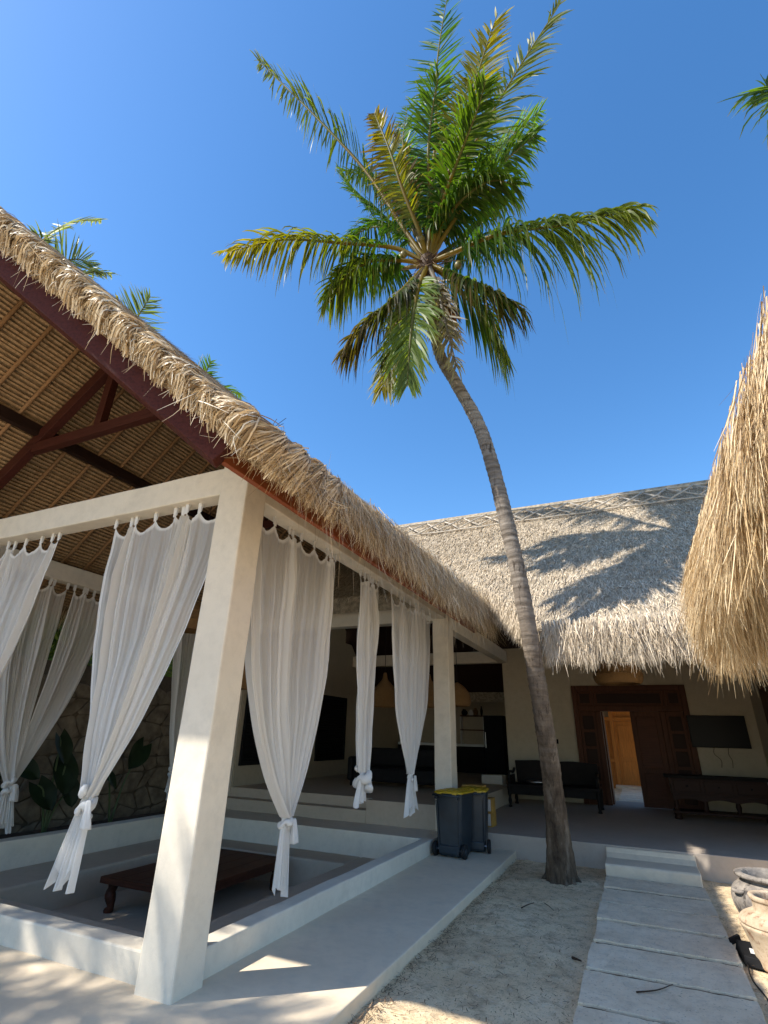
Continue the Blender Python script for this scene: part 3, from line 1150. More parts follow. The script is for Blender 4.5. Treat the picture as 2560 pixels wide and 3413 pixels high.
def front_y(x):                 # front edge of the roof: swings back where it meets the pavilion
    x = np.asarray(x, float)
    return np.where(x > -1.1, EY, np.where(x > -2.5, EY + 1.35 * ((-1.1 - x) / 1.4) ** 0.8, EY + 1.35))


hx = [-9.5, -6.0, -2.6, -2.2, -1.8, -1.45, -1.1, 1, 3, 7.0]
mb = MB()
for xa, xb in zip(hx[:-1], hx[1:]):
    V = []
    for dz in (-0.36, 0.0):
        ya, yb = float(front_y(xa)), float(front_y(xb))
        V += [(xa, ya, EZT + SL * (ya - EY) + dz), (xb, yb, EZT + SL * (yb - EY) + dz), (xb, RY, RZ + dz), (xa, RY, RZ + dz)]
    mb.hexa([V[0], V[3], V[2], V[1], V[4], V[7], V[6], V[5]])
mb.build('thatch_roof', M['thatch_core_old'], house)
V = [(-9.5, RY + .003, RZ - .5), (7, RY + .003, RZ - .5), (7, 2 * RY - EY, EZT - .5), (-9.5, 2 * RY - EY, EZT - .5)]
MB().hexa(V + [(a, b, c + 0.5) for a, b, c in V]).build('thatch_roof', M['thatch_core_old'], house)
V = [(-9.4, RY, RZ - .53), (6.9, RY, RZ - .53), (6.9, 10.2, RZ - .53 - SL * 2.8), (-9.4, 10.2, RZ - .53 - SL * 2.8)]  # dark sheets added under both slopes so the ceiling looks shaded
MB().hexa(V + [(a, b, c + 0.02) for a, b, c in V]).build('shade_lining', M['purlin'], house)
V = [(-9.4, RY + .003, RZ - .53), (6.9, RY + .003, RZ - .53), (6.9, 17.2, RZ - .53 - SL * 4.2), (-9.4, 17.2, RZ - .53 - SL * 4.2)]
MB().hexa(V + [(a, b, c + 0.02) for a, b, c in V]).build('shade_lining', M['purlin'], house)
# ridge roll
MB().tube([(x, RY + 0.05, RZ - 0.06) for x in np.linspace(-9.5, 7, 30)], 0.16, 12).build('ridge_roll', M['thatch_core_old'], house, smooth=True)


def house_strands(n, x0, x1):
    x = rng.uniform(x0, x1, n)
    fy = front_y(x)
    y = fy + (RY - fy) * rng.random(n)
    z = EZT + SL * (y - EY) - 0.012
    nn = unit(np.tile([0, -SL, 1.0], (n, 1)))
    d = unit(np.stack([rng.normal(0, 0.30, n), np.full(n, -1.0), np.full(n, -SL)], 1))
    D = unit(d + nn * rng.uniform(0.02, 0.30, n)[:, None])
    patchy = 0.5 + 0.25 * smooth_noise(x * 2.3 + y * 1.1, 21) + 0.25 * smooth_noise(y * 4 - x, 22)
    r = np.clip(rng.normal(0.55, 0.26, n) + 0.12 * (patchy - 0.5), 0, 1)
    return blades(np.stack([x, y, z], 1), D, unit(nn + rng.normal(0, 0.5, (n, 3))), rng.uniform(0.10, 0.30, n), rng.uniform(0.009, 0.020, n), -nn * rng.uniform(0.0, 0.25, n)[:, None] + rng.normal(0, 0.10, (n, 3)), 3, r)


strand_obj('thatch_cover', [house_strands(62000, -4.6, 4.0), house_strands(6000, -9.5, -4.6), house_strands(6000, 4.0, 7.0)], M['thatch_old'], house)
fz = EZT - 0.28
fr = [eave_fringe(15000, (-1.1, EY, fz), (4.2, EY, fz), 0.0, 0.30, (0, -1, 0), 0.10, 0.12, 0.31, 0.005, 0.011, clump=0.11, seed=11, inner=-0.06, spread=0.2),
      eave_fringe(9000, (-1.1, EY + 0.22, fz + 0.2), (4.2, EY + 0.22, fz + 0.2), 0.10, 0.26, (0, -1, 0), 0.40, 0.16, 0.36, 0.006, 0.013, clump=0.16, seed=17, inner=-0.10, down=-0.85, spread=0.45),
      eave_fringe(800, (-1.1, EY, fz), (4.2, EY, fz), 0.05, 0.3, (0, -1, 0), 0.10, 0.32, 0.50, 0.005, 0.010, clump=0.2, seed=13, inner=-0.02),
      eave_fringe(1500, (4.2, EY, fz), (7.0, EY, fz), 0.0, 0.50, (0, -1, 0), 0.12, 0.16, 0.46, seed=12, inner=-0.06)]
xs = [-2.5, -2.2, -1.8, -1.45, -1.1]
for i, (xa, xb) in enumerate(zip(xs[:-1], xs[1:])):
    ya, yb = float(front_y(xa)), float(front_y(xb))
    o_ = np.array([-(yb - ya), -(xb - xa) * 1.0, 0])
    o_ = np.array([(yb - ya), -(xb - xa), 0])
    o_ = o_ / np.linalg.norm(o_)
    fr.append(eave_fringe(1500, (xa, ya, fz + SL * (ya - EY)), (xb, yb, fz + SL * (yb - EY)), 0.0, 0.34, o_, 0.12, 0.14, 0.34, 0.006, 0.012, seed=14 + i, inner=-0.06))
strand_obj('eave_fringe', fr, M['thatch_old'], house)

# bamboo lattice holding the ridge
nn = np.array([0, -SL, 1.0])
nn /= np.linalg.norm(nn)


def on_roof(x, y, lift=0.05):
    return np.array([x, y, EZT + SL * (y - EY)]) + nn * lift


for yy, lf in ((12.83, 0.09), (12.27, 0.05)):
    pts = [on_roof(x, yy + 0.02 * math.sin(x * 2.3), lf) + [0, 0, 0.008 * math.sin(x * 5)] for x in np.linspace(-6.5, 6.5, 40)]
    MB().tube(pts, 0.020, 8).build('ridge_pole', M['pole'], house, smooth=True)
for i in range(22):
    xa = -6.3 + 0.56 * i
    for s in (0, 1):
        p, q = (xa, xa + 0.62) if s == 0 else (xa + 0.62, xa)
        jx, jy = rng.normal(0, 0.03), rng.normal(0, 0.02)
        MB().tube([on_roof(p + jx, 12.82, 0.085 + 0.02 * s), on_roof((p + q) / 2, 12.55 + jy, 0.075 + 0.025 * s), on_roof(q + jx, 12.28, 0.065 + 0.02 * s)], 0.019, 6).build('lattice_pole', M['pole'], house, smooth=True)

# walls
WY = 15.94
hw = MB()
hw.box(-3.35, -1.46, WY, WY + 0.2, 0.2, 5.5)
hw.box(1.352, 6.0, WY, WY + 0.2, 0.2, 5.5)
hw.box(-1.458, 1.35, WY, WY + 0.2, 3.12, 5.5)
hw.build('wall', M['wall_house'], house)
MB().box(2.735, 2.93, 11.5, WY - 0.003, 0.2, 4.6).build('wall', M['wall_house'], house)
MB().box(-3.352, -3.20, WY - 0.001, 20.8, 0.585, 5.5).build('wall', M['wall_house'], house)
MB().box(-8.62, -8.36, 10.31, 20.8, 0.2, 4.5).build('wall', M['wall_house'], house)
MB().box(-8.36, -3.36, 20.0, 20.25, 0.2, 5.0).build('wall', M['wall_house'], house)
MB().box(-8.358, -3.36, 15.75, 15.98, 3.80, 4.14).build('beam', M['plaster'], house, bevel=0.01)
MB().box(-8.6, -3.21, 16.0, 20.3, 4.36, 4.50).build('kitchen_ceiling', M['wall_house'], house)
MB().box(-8.61, -8.37, 11.0, 15.2, 4.503, 5.1).build('gable_wall', M['wall_house'], house)
MB().box(-8.61, -8.37, 11.8, 14.2, 5.103, 6.0).build('gable_wall', M['wall_house'], house)
# side door frame on the right-hand veranda wall
MB().box(2.68, 2.733, 13.1, 14.5, 0.225, 3.0).build('side_door', M['door_old'], house, bevel=0.01)

# carved double door in its frame
dr = thing('carved_door', 'dark carved teak door with wide frame standing half open', 'door', (-0.05, WY, 0.225))
fy0, fy1 = WY - 0.07, WY + 0.12
for (x0, x1, z0, z1) in ((-1.457, -1.32, 0.226, 3.118), (1.21, 1.349, 0.226, 3.118), (-1.318, 1.208, 2.97, 3.118), (-1.318, 1.208, 2.46, 2.60), (-0.90, -0.77, 0.226, 2.458), (0.66, 0.79, 0.226, 2.458)):
    MB().box(x0, x1, fy0, fy1, z0, z1).build('frame', M['door_old'], dr, bevel=0.012)
for (x0, x1, z0, z1) in ((-1.318, -0.95, 2.602, 2.968), (-0.88, 0.80, 2.602, 2.968), (0.87, 1.208, 2.602, 2.968)):
    p = MB().box(x0, x1, fy0 + 0.05, fy1 - 0.05, z0, z1).build('panel', M['door_old'], dr)
    MB().box(x0 + 0.06, x1 - 0.06, fy0 + 0.035, fy0 + 0.05, z0 + 0.06, z1 - 0.06).build('carving', M['dark_wood'], p, bevel=0.01)
for x in (-0.948, 0.802):
    MB().box(x + 0.002, x + 0.064, fy0 + 0.02, fy1 - 0.02, 2.602, 2.968).build('frame', M['door_old'], dr, bevel=0.006)
for (x0, x1) in ((-1.318, -0.902), (0.792, 1.208)):
    p = MB().box(x0, x1, fy0 + 0.06, fy1 - 0.05, 0.226, 2.458).build('panel', M['door_old'], dr)
    for k in range(5):
        z = 0.36 + 0.41 * k
        MB().box(x0 + 0.07, x1 - 0.07, fy0 + 0.04, fy0 + 0.06, z, z + 0.34).build('carving', M['dark_wood'], p, bevel=0.012)
# right leaf closed, left leaf swung inside
lf = MB().box(-0.05, 0.658, fy0 + 0.04, fy0 + 0.085, 0.235, 2.455).build('door_leaf', M['door_old'], dr, bevel=0.006)
for (z0, z1) in ((0.35, 1.0), (1.12, 2.33)):
    MB().box(0.07, 0.54, fy0 + 0.02, fy0 + 0.041, z0, z1).build('panel', M['old_teak'], lf, bevel=0.015)
lf2 = MB().box(-0.775, -0.73, fy1 + 0.01, fy1 + 0.70, 0.235, 2.455).build('door_leaf', M['door_old'], dr, bevel=0.006)

# orange door of the building behind
fh = thing('far_house', 'cream walled house beyond the doorway with thatched eave added to shade it', 'house', (0, 23.2, 0.1))
MB().box(-4.5, 4.5, 23.05, 23.25, 0.1, 4.2).build('wall', M['wall_house'], fh)
MB().hexa([(-4.5, 20.1, 3.0), (4.5, 20.1, 3.0), (4.5, 24.0, 5.6), (-4.5, 24.0, 5.6), (-4.5, 20.1, 3.35), (4.5, 20.1, 3.35), (4.5, 24.0, 6.0), (-4.5, 24.0, 6.0)]).build('thatch_roof', M['thatch_core'], fh)  # unseen roof, added to keep sun off the far door and court
bd = thing('far_door', 'orange teak panelled door glowing beyond the half open doorway', 'door', (-0.4, 22.9, 0.13))
for (x0, x1, z0, z1) in ((-1.35, -1.22, 0.14, 2.95), (-0.84, -0.70, 0.14, 2.95), (0.62, 0.76, 0.14, 2.95), (-1.218, -0.842, 2.44, 2.57), (-0.698, 0.618, 2.44, 2.57), (-1.218, -0.842, 1.0, 1.12)):
    MB().box(x0, x1, 22.90, 23.04, z0, z1).build('frame', M['door_new'], bd, bevel=0.008)
for (x0, x1, z0, z1) in ((-1.218, -0.842, 0.14, 0.998), (-1.218, -0.842, 1.122, 2.438), (-0.698, 0.618, 2.572, 2.95)):
    MB().box(x0, x1, 22.97, 23.04, z0, z1).build('panel', M['door_new'], bd)
for x0 in (-0.695, -0.035):
    l_ = MB().box(x0, x0 + 0.645, 22.93, 22.98, 0.25, 2.43).build('door_leaf', M['door_new'], bd, bevel=0.004)
    for (z0, z1) in ((0.42, 1.05), (1.18, 2.28)):
        MB().box(x0 + 0.10, x0 + 0.545, 22.915, 22.931, z0, z1).build('panel', M['door_new'], l_, bevel=0.012)
MB().box(-0.9, 0.8, 22.3, 23.0, 0.10, 0.25).build('door_step', M['terrace'], bd)

# television
tv = thing('television', 'large black flat television on the veranda wall above the sideboard', 'television', (1.88, 15.88, 1.63))
MB().box(1.255, 2.495, 15.82, 15.87, 1.635, 2.37).build('case', M['black'], tv, bevel=0.006)
MB().box(1.268, 2.482, 15.813, 15.821, 1.655, 2.357).build('screen', M['screen'], tv)
MB().box(1.7, 2.1, 15.871, 15.938, 1.8, 2.2).build('wall_mount', M['black'], tv)
for cx, dx in ((1.72, 0.10), (2.02, 0.03)):
    MB().tube(catmull([(cx, 15.85, 1.64), (cx - 0.02, 15.9, 1.5), (cx + dx, 15.92, 1.36), (cx + dx - 0.02, 15.92, 1.2)], 14), 0.006, 6).build('cable', M['rubber'], tv, smooth=True)

sw = MB().box(-2.055, -1.945, WY - 0.012, WY - 0.001, 1.62, 1.735).build('light_switch', M['black'], bevel=0.004)
tag(sw, 'small square black switch plate on veranda wall beside the door', 'light switch')

# carved bench
bn = thing('veranda_bench', 'black wooden bench with solid back standing on the veranda', 'bench', (-1.98, 14.4, 0.225))
MB().box(-3.0, -0.92, 13.92, 14.80, 0.66, 0.715).build('seat', M['black_wood'], bn, bevel=0.01)
MB().box(-2.93, -0.99, 13.95, 14.0, 0.50, 0.658).build('apron', M['black_wood'], bn, bevel=0.008)
bk = MB()
bk.prism([(-2.90, 0.72), (-0.98, 0.72), (-0.95, 1.20), (-1.5, 1.235), (-1.96, 1.215), (-2.4, 1.235), (-2.93, 1.21)], 1, 14.70, 14.76)
bk.build('backrest', M['black_wood'], bn, bevel=0.01)
for x in (-2.96, -0.96):
    for y in (13.97, 14.76):
        prof = [(0.035, 0.226), (0.05, 0.24), (0.03, 0.28), (0.045, 0.36), (0.03, 0.44), (0.05, 0.52), (0.05, 0.658)]
        MB().lathe(prof, (x, y, 0), 14).build('leg', M['black_wood'], bn, smooth=True)
    MB().tube(catmull([(x, 13.95, 0.94), (x, 14.2, 0.98), (x, 14.5, 0.95), (x, 14.70, 1.02)], 14), 0.032, 10).build('armrest', M['black_wood'], bn, smooth=True)
    MB().lathe([(0.03, 0.716), (0.04, 0.80), (0.022, 0.86), (0.035, 0.945)], (x, 14.0, 0), 12).build('arm_post', M['black_wood'], bn, smooth=True)
    MB().box(x - 0.012, x + 0.012, 14.05, 14.69, 0.716, 0.90).build('side_panel', M['black_wood'], bn)
# tray with folded things on the bench
tr = MB().lathe([(0.02, 0.0), (0.20, 0.005), (0.25, 0.04), (0.26, 0.075), (0.245, 0.075), (0.235, 0.045), (0.19, 0.015), (0.01, 0.012)], (-2.35, 14.3, 0.717), 28).build('metal_bowl', M['steel'], smooth=True)
tag(tr, 'shallow shiny metal bowl lying on the black bench', 'bowl')

# sideboard
cb_ = thing('sideboard', 'long dark carved sideboard with three drawers under the television', 'sideboard', (1.45, 14.4, 0.225))
MB().box(0.45, 2.45, 14.04, 14.66, 1.02, 1.075).build('top', M['black_wood'], cb_, bevel=0.012)
MB().box(0.55, 2.35, 14.10, 14.62, 0.70, 1.018).build('case', M['dark_wood'], cb_, bevel=0.006)
for k in range(3):
    x0 = 0.60 + 0.59 * k
    d_ = MB().box(x0, x0 + 0.52, 14.07, 14.102, 0.76, 0.98).build('drawer', M['dark_wood'], cb_, bevel=0.01)
    MB().lathe([(0.004, 0), (0.02, 0.01), (0.02, 0.03), (0.004, 0.04)], (x0 + 0.26, 14.05, 0.85), 10).build('knob', M['black'], d_, smooth=True)
ap = [(0.56, 0.70)]
for i in range(41):
    ap.append((0.56 + 1.78 * i / 40, 0.60 + 0.05 * abs(math.sin(i / 40 * math.pi * 3)) - 0.02))
ap.append((2.34, 0.70))
MB().prism(ap[::-1], 1, 14.08, 14.11).build('carved_apron', M['dark_wood'], cb_)
for x in (0.60, 1.15, 1.75, 2.30):
    MB().lathe([(0.06, 0.39), (0.04, 0.43), (0.055, 0.52), (0.035, 0.60), (0.05, 0.698)], (x, 14.16, 0), 14).build('leg', M['dark_wood'], cb_, smooth=True)
MB().box(0.53, 2.37, 14.08, 14.62, 0.34, 0.39).build('plinth', M['dark_wood'], cb_, bevel=0.012)
for x in (0.60, 2.30):
    MB().lathe([(0.07, 0.226), (0.085, 0.25), (0.06, 0.30), (0.075, 0.338)], (x, 14.16, 0), 14).build('foot', M['dark_wood'], cb_, smooth=True)
    MB().box(x - 0.05, x + 0.05, 14.5, 14.6, 0.226, 0.338).build('foot', M['dark_wood'], cb_)


# rattan pendant lamps
def lamp(name, c, r, h, top, label, prof='bell', group=None):
    t = thing(name, label, 'lamp', (c[0], c[1], c[2]), group)
    if prof == 'bell':
        P_ = [(r * 0.97, 0), (r, h * 0.05), (r * 0.98, h * 0.30), (r * 0.85, h * 0.48), (r * 0.5, h * 0.66), (r * 0.22, h * 0.80), (r * 0.15, h * 0.93), (r * 0.11, h)]
    else:
        P_ = [(r * 0.80, 0), (r * 0.93, h * 0.05), (r, h * 0.22), (r * 0.95, h * 0.42), (r * 0.78, h * 0.65), (r * 0.48, h * 0.85), (r * 0.22, h * 0.95), (r * 0.10, h)]
    q = catmull([(a, b, 0) for a, b in P_], 28)
    inner = [(a * 0.97, b) for a, b, _ in q[::-1]]
    MB().lathe([(a, b) for a, b, _ in q], c, 40, close=False).build('shade', M['rattan'], t, smooth=True)
    for zz in (0.01, h * 0.3, h * 0.62):
        rr = np.interp(zz, q[:, 1], q[:, 0])
        MB().tube([(c[0] + rr * math.cos(a), c[1] + rr * math.sin(a), c[2] + zz) for a in np.linspace(0, 2 * math.pi, 37)], 0.010, 6).build('hoop', M['rattan'], t, smooth=True)
    MB().tube([(c[0], c[1], c[2] + h), (c[0], c[1], top)], 0.008, 6).build('cord', M['rubber'], t)
    return t


lamp('pendant_lamp', (-0.15, 12.0, 2.80), 0.475, 0.62, 6.0, 'wide onion shaped rattan lamp under the veranda eave', 'onion')
lamp('pendant_lamp', (-5.89, 13.0, 2.40), 0.36, 0.86, 6.3, 'tall bell shaped rattan lamp behind the narrow knotted curtain')
lamp('pendant_lamp', (-4.65, 13.0, 2.40), 0.36, 0.80, 6.3, 'bell shaped rattan lamp hidden half behind the far curtain')
lamp('pendant_lamp', (-3.90, 13.0, 2.42), 0.33, 0.56, 5.9, 'onion shaped rattan lamp right of the rear column', 'onion')
lamp('pendant_lamp', (-6.58, 6.5, 3.25), 0.33, 0.50, 6.7, 'rattan lamp hanging over the sunken lounge behind the front curtain', 'onion')
lamp('pendant_lamp', (-5.9, 7.0, 2.36), 0.30, 0.58, 6.5, 'low rattan lamp hanging above the coffee table', 'onion')

# living room things seen in the dark
for i, (ya, yb, lab) in enumerate(((10.42, 11.3, 'black louvred shutter on the inner wall nearest the lounge steps'), (13.7, 15.4, 'wide black louvred shutter on the inner wall beyond the lamps'))):
    t = thing('louvred_shutter', lab, 'shutter', (-8.35, (ya + yb) / 2, 1.0))
    for (y0, y1, z0, z1) in ((ya, ya + 0.08, 1.0, 2.78), (yb - 0.08, yb, 1.0, 2.78), (ya + 0.081, yb - 0.081, 1.0, 1.08), (ya + 0.081, yb - 0.081, 2.70, 2.78)):
        MB().box(-8.358, -8.30, y0, y1, z0, z1).build('frame', M['black'], t)
    MB().box(-8.359, -8.345, ya + 0.081, yb - 0.081, 1.081, 2.699).build('backing', M['black'], t)
    sm = MB().bar((-8.322, ya + 0.09, 0), (-8.322, yb - 0.09, 0), 0.045, 0.008, (0.6, 0, 1)).build('slat', M['black'], t)
    sm.location.z = 1.11
    for k in range(1, 23):
        s2 = sm.copy()
        COL.objects.link(s2)
        s2.location.z = 1.11 + 0.069 * k

sf = thing('dark_sofa', 'long dark sofa standing in the unlit living room', 'sofa', (-5.2, 12.9, 0.585))
MB().box(-6.4, -4.3, 12.3, 13.2, 0.70, 1.00).build('seat', M['black'], sf, bevel=0.05)
MB().box(-6.4, -4.3, 13.0, 13.25, 1.003, 1.42).build('backrest', M['black'], sf, bevel=0.06)
for x in (-6.55, -4.3):
    MB().box(x, x + 0.15, 12.3, 13.25, 0.70, 1.22).build('armrest', M['black'], sf, bevel=0.05)
for x in (-6.45, -4.25):
    for y in (12.4, 13.15):
        MB().box(x - 0.03, x + 0.03, y - 0.03, y + 0.03, 0.584, 0.70).build('leg', M['black_wood'], sf)

fg = thing('black_fridge', 'tall black fridge against the kitchen wall', 'fridge', (-4.4, 19.6, 0.585))
MB().box(-4.85, -4.15, 19.25, 19.95, 0.60, 2.45).build('body', M['black'], fg, bevel=0.02)
MB().box(-4.83, -4.17, 19.21, 19.247, 1.32, 2.43).build('door', M['black'], fg, bevel=0.01)
MB().box(-4.83, -4.17, 19.21, 19.247, 0.62, 1.30).build('door', M['black'], fg, bevel=0.01)
MB().bar((-4.78, 19.18, 1.4), (-4.78, 19.18, 1.9), 0.02, 0.02, (1, 0, 0)).build('handle', M['steel'], fg)
for x in (-4.8, -4.2):
    MB().box(x - 0.03, x + 0.03, 19.3, 19.9, 0.584, 0.60).build('foot', M['rubber'], fg)

sh = thing('kitchen_shelf', 'wooden wall shelf with two boards in the dark kitchen', 'shelf', (-5.3, 19.8, 1.9))
for z in (1.95, 2.43):
    MB().box(-5.85, -4.95, 19.72, 19.998, z, z + 0.035).build('board', M['old_teak'], sh)
for x in (-5.85, -4.985):
    MB().box(x, x + 0.035, 19.73, 19.997, 1.40, 2.429).build('side', M['white'], sh)
for x, r_, h_, lab in ((-5.7, 0.11, 0.22, 'round dark jar on the kitchen shelf'), (-5.45, 0.10, 0.20, 'pale squat jar in the middle of the kitchen shelf'), (-5.27, 0.09, 0.26, 'clay jug on the kitchen shelf'), (-5.05, 0.045, 0.32, 'slim dark bottle at the end of the kitchen shelf')):
    o = MB().lathe([(r_ * 0.6, 0), (r_, h_ * 0.3), (r_, h_ * 0.6), (r_ * 0.5, h_ * 0.85), (r_ * 0.55, h_)], (x, 19.84, 2.466), 18).build('jar', M['rattan'] if x == -5.27 else (M['white'] if x == -5.45 else M['black']), smooth=True)
    tag(o, lab, 'jar')
kt = thing('kitchen_counter', 'white edged kitchen counter with dark front', 'counter', (-6.6, 19.6, 0.585))
MB().box(-8.2, -4.9, 19.40, 19.995, 1.42, 1.50).build('top', M['white'], kt)
MB().box(-8.2, -4.92, 19.45, 19.99, 0.584, 1.418).build('front', M['black_wood'], kt)
wb = thing('white_block', 'small white plastered step block at the living room edge', 'step', (-3.6, 15.6, 0.225))
MB().box(-3.98, -3.42, 15.3, 15.72, 0.584, 0.80).build('block', M['plaster'], wb, bevel=0.01)


# ================================================================== CURTAINS
def curtain(label, A, B, knot, tail, npl=9, ntab=8, seed=0, p=2.3, kw=0.09, tw=0.20, gather=1.0, kn=1.0, group='white curtains tied in knots'):
    g_ = np.random.default_rng(seed)
    A, B, K, T = [np.array(q, float) for q in (A, B, knot, tail)]
    t = thing('tied_curtain', label, 'curtain', tuple(T), group)
    h = (B - A)
    h[2] = 0
    width = np.linalg.norm(h)
    h /= width
    nrm = np.array([h[1], -h[0], 0])
    nu, nv = 340, 56
    u = np.linspace(0, 1, nu)
    v = np.linspace(0, 1, nv)
    Ug, Vg = np.meshgrid(u, v)
    # bunches of pleats between flat sheer panels
    nb = max(2, int(round(width * 1.9)))
    cs = (np.arange(nb) + 0.5) / nb + g_.uniform(-0.12, 0.12, nb)
    den = 1.0 + sum(g_.uniform(2.5, 5.0) * np.exp(-((u - c_) / g_.uniform(0.05, 0.09)) ** 2) for c_ in cs) * gather
    gu = np.cumsum(1.0 / den)
    gu = (gu - gu[0]) / (gu[-1] - gu[0])
    ph = u * npl * 1.5 * 2 * math.pi + 1.2 * smooth_noise(u * 9, seed + 1)
    amp_u = 0.28 + 0.72 * np.clip((den - 1) / 4, 0, 1)
    pleat = np.sin(ph) * amp_u
    pleat2 = np.sin(ph * 2.3 + 1.3) * 0.35 * amp_u + np.sin(ph * 4.7 + 0.4) * 0.14 * (0.3 + amp_u)
    G = Vg ** p
    top = A + (B - A) * gu[:, None]
    kp = K + h * ((gu - 0.5) * kw)[:, None]
    P = top[None] * (1 - G[..., None]) + kp[None] * G[..., None]
    P[..., 2] = top[None, :, 2] * (1 - Vg) + K[2] * Vg
    amp = (0.085 * (1 - 0.35 * Vg)) * np.minimum(1, 0.30 + 3 * Vg)
    disp = (pleat[None] + pleat2[None]) * amp
    disp = disp + 0.02 * smooth_noise(Vg * 5 + Ug * 3, seed + 3)
    P += nrm * disp[..., None]
    # scalloped top between tabs
    tabw = np.diff(np.interp(np.arange(ntab + 1) / ntab, u, gu)) * width
    sc = np.sin(math.pi * ((u * ntab) % 1.0)) ** 0.8 * np.clip(tabw[np.minimum((u * ntab).astype(int), ntab - 1)] * 0.55, 0.01, 0.13)
    P[..., 2] -= sc[None] * np.exp(-Vg * 16)
    # sag of the side edges
    i = np.arange(nv - 1)[:, None] * nu + np.arange(nu - 1)[None, :]
    F = np.stack([i, i + 1, i + nu + 1, i + nu], -1).reshape(-1, 4)
    sheer = (0.42 - 0.40 * np.clip((den - 1) / 4, 0, 1)[None]) * (1 - Vg ** 2) + 0.02
    sheer = np.where(Vg < 0.022, 0.02, sheer)
    sheer = np.where((Ug < 0.012) | (Ug > 0.988), 0.02, sheer)
    me = fast_mesh('cloth', P, F, {'sheer': ('FLOAT', sheer)}, smooth=True)
    mesh_obj('cloth', me, M['cloth'], t)
    # tabs
    for k in range(ntab + 1):
        q = k / ntab
        j = int(np.argmin(np.abs(u - q)))
        b = P[0, j]
        wdt = 0.022
        zt = A[2] + 0.115
        c0, c1 = b - h * wdt, b + h * wdt
        sw_ = g_.normal(0, 0.008)
        V = [c0 + nrm * 0.006, c1 + nrm * 0.006, c1 + h * sw_ + nrm * 0.014, c0 + h * sw_ + nrm * 0.014,
             c1 + h * sw_ - nrm * 0.014, c0 + h * sw_ - nrm * 0.014, c1 - nrm * 0.006, c0 - nrm * 0.006]
        V = [np.array(x) for x in V]
        V[2][2] = V[3][2] = V[4][2] = V[5][2] = zt
        V[0][2] -= 0.02
        V[1][2] -= 0.02
        me = bpy.data.meshes.new('tab')
        me.from_pydata([tuple(x) for x in V], [], [(0, 1, 2, 3), (3, 2, 4, 5), (5, 4, 6, 7)])
        a = me.attributes.new('sheer', 'FLOAT', 'POINT')
        mesh_obj('tab', me, M['cloth'], t)
    # tail
    nu2, nv2 = 60, 30
    u = np.linspace(0, 1, nu2)
    v = np.linspace(0, 1, nv2)
    Ug, Vg = np.meshgrid(u, v)
    L = K[2] - T[2]
    rag = 0.72 + 0.28 * np.clip(0.5 + 0.7 * smooth_noise(u * 6, seed + 9), 0, 1)
    wid = kw * 0.7 + (tw - kw * 0.7) * Vg ** 0.8
    off = (T - K) * [1, 1, 0]
    Q = K + off * Vg[..., None] + h * ((Ug - 0.5) * wid)[..., None]
    Q[..., 2] = K[2] - L * Vg * rag[None]
    dd = np.sin(u * 5.5 * 2 * math.pi + seed)[None] * 0.035 * (0.5 + 0.5 * Vg) + np.sin(u * 13 * 2 * math.pi)[None] * 0.008
    Q += nrm * dd[..., None]
    i = np.arange(nv2 - 1)[:, None] * nu2 + np.arange(nu2 - 1)[None, :]
    F = np.stack([i, i + 1, i + nu2 + 1, i + nu2], -1).reshape(-1, 4)
    me = fast_mesh('tail', Q, F, {'sheer': ('FLOAT', np.full(Q.shape[:2], 0.03))}, smooth=True)
    mesh_obj('tail', me, M['cloth'], t)
    # knot: cloth wound round the gathered curtain
    ang = np.linspace(0, 2 * math.pi * 1.6, 40)
    pts = [K + h * (kn * 0.050 * math.cos(a + seed)) + nrm * (kn * 0.055 * math.sin(a + seed)) + kn * np.array([0, 0, 0.045 - 0.018 * a + 0.016 * math.sin(3 * a + seed)]) for a in ang]
    kn = MB().tube(pts, [kn * (0.028 + 0.010 * math.sin(2.3 * a + seed)) for a in ang], 10)
    kn.build('knot', M['cloth'], t, smooth=True)
    end = K + h * 0.075 + nrm * 0.05
    nseg = 12
    rings = []
    for k in range(nseg):
        q = k / (nseg - 1)
        c = end + h * 0.03 * q + np.array([0, 0, -0.02 - 0.22 * q])
        ring = []
        for m_ in range(14):
            a = 2 * math.pi * m_ / 14
            rr = (0.022 + 0.030 * q ** 0.7) * (1 + 0.3 * math.sin(4 * a + seed + 2 * q))
            ring.append(tuple(c + h * rr * math.cos(a) + nrm * rr * 0.6 * math.sin(a)))
        rings.append(ring)
    MB().loft(rings).build('knot_end', M['cloth'], t, smooth=True)
    return t


ZT = 3.845
XS = -3.315
curtain('white sheer curtain tied low on the front side, beside the nearest column', (-5.16, 3.70, ZT + .02), (-3.56, 3.70, ZT + .02), (-4.585, 3.68, 1.15), (-4.66, 3.66, 0.44), 8, 8, 1, p=1.75, kw=0.13, tw=0.30, kn=1.15)
curtain('white sheer curtain swept aside at the far end of the front beam', (-7.75, 3.70, ZT + .02), (-6.20, 3.70, ZT + .02), (-6.95, 3.68, 1.2), (-7.0, 3.66, 0.5), 8, 8, 2, p=1.5, kw=0.12)
curtain('widest white curtain on the courtyard side, next to the nearest column', (XS, 3.92, ZT), (XS, 5.60, ZT), (XS, 4.98, 0.95), (XS, 5.00, 0.27), 9, 9, 3, p=2.6, kw=0.12, tw=0.20, kn=0.9)
curtain('narrow bunched white curtain with a round knot on the courtyard side', (XS, 6.36, ZT), (XS, 6.96, ZT), (XS, 6.68, 1.27), (XS, 6.62, 0.86), 7, 6, 4, p=3.2, kw=0.13, tw=0.26, gather=1.5, kn=1.55)
curtain('white curtain on the courtyard side, next to the rear column', (XS, 7.50, ZT), (XS, 9.37, ZT), (XS, 8.36, 1.17), (XS, 8.40, 0.55), 11, 9, 5, p=2.6, kw=0.12, tw=0.46, kn=0.65)
XL = -8.50
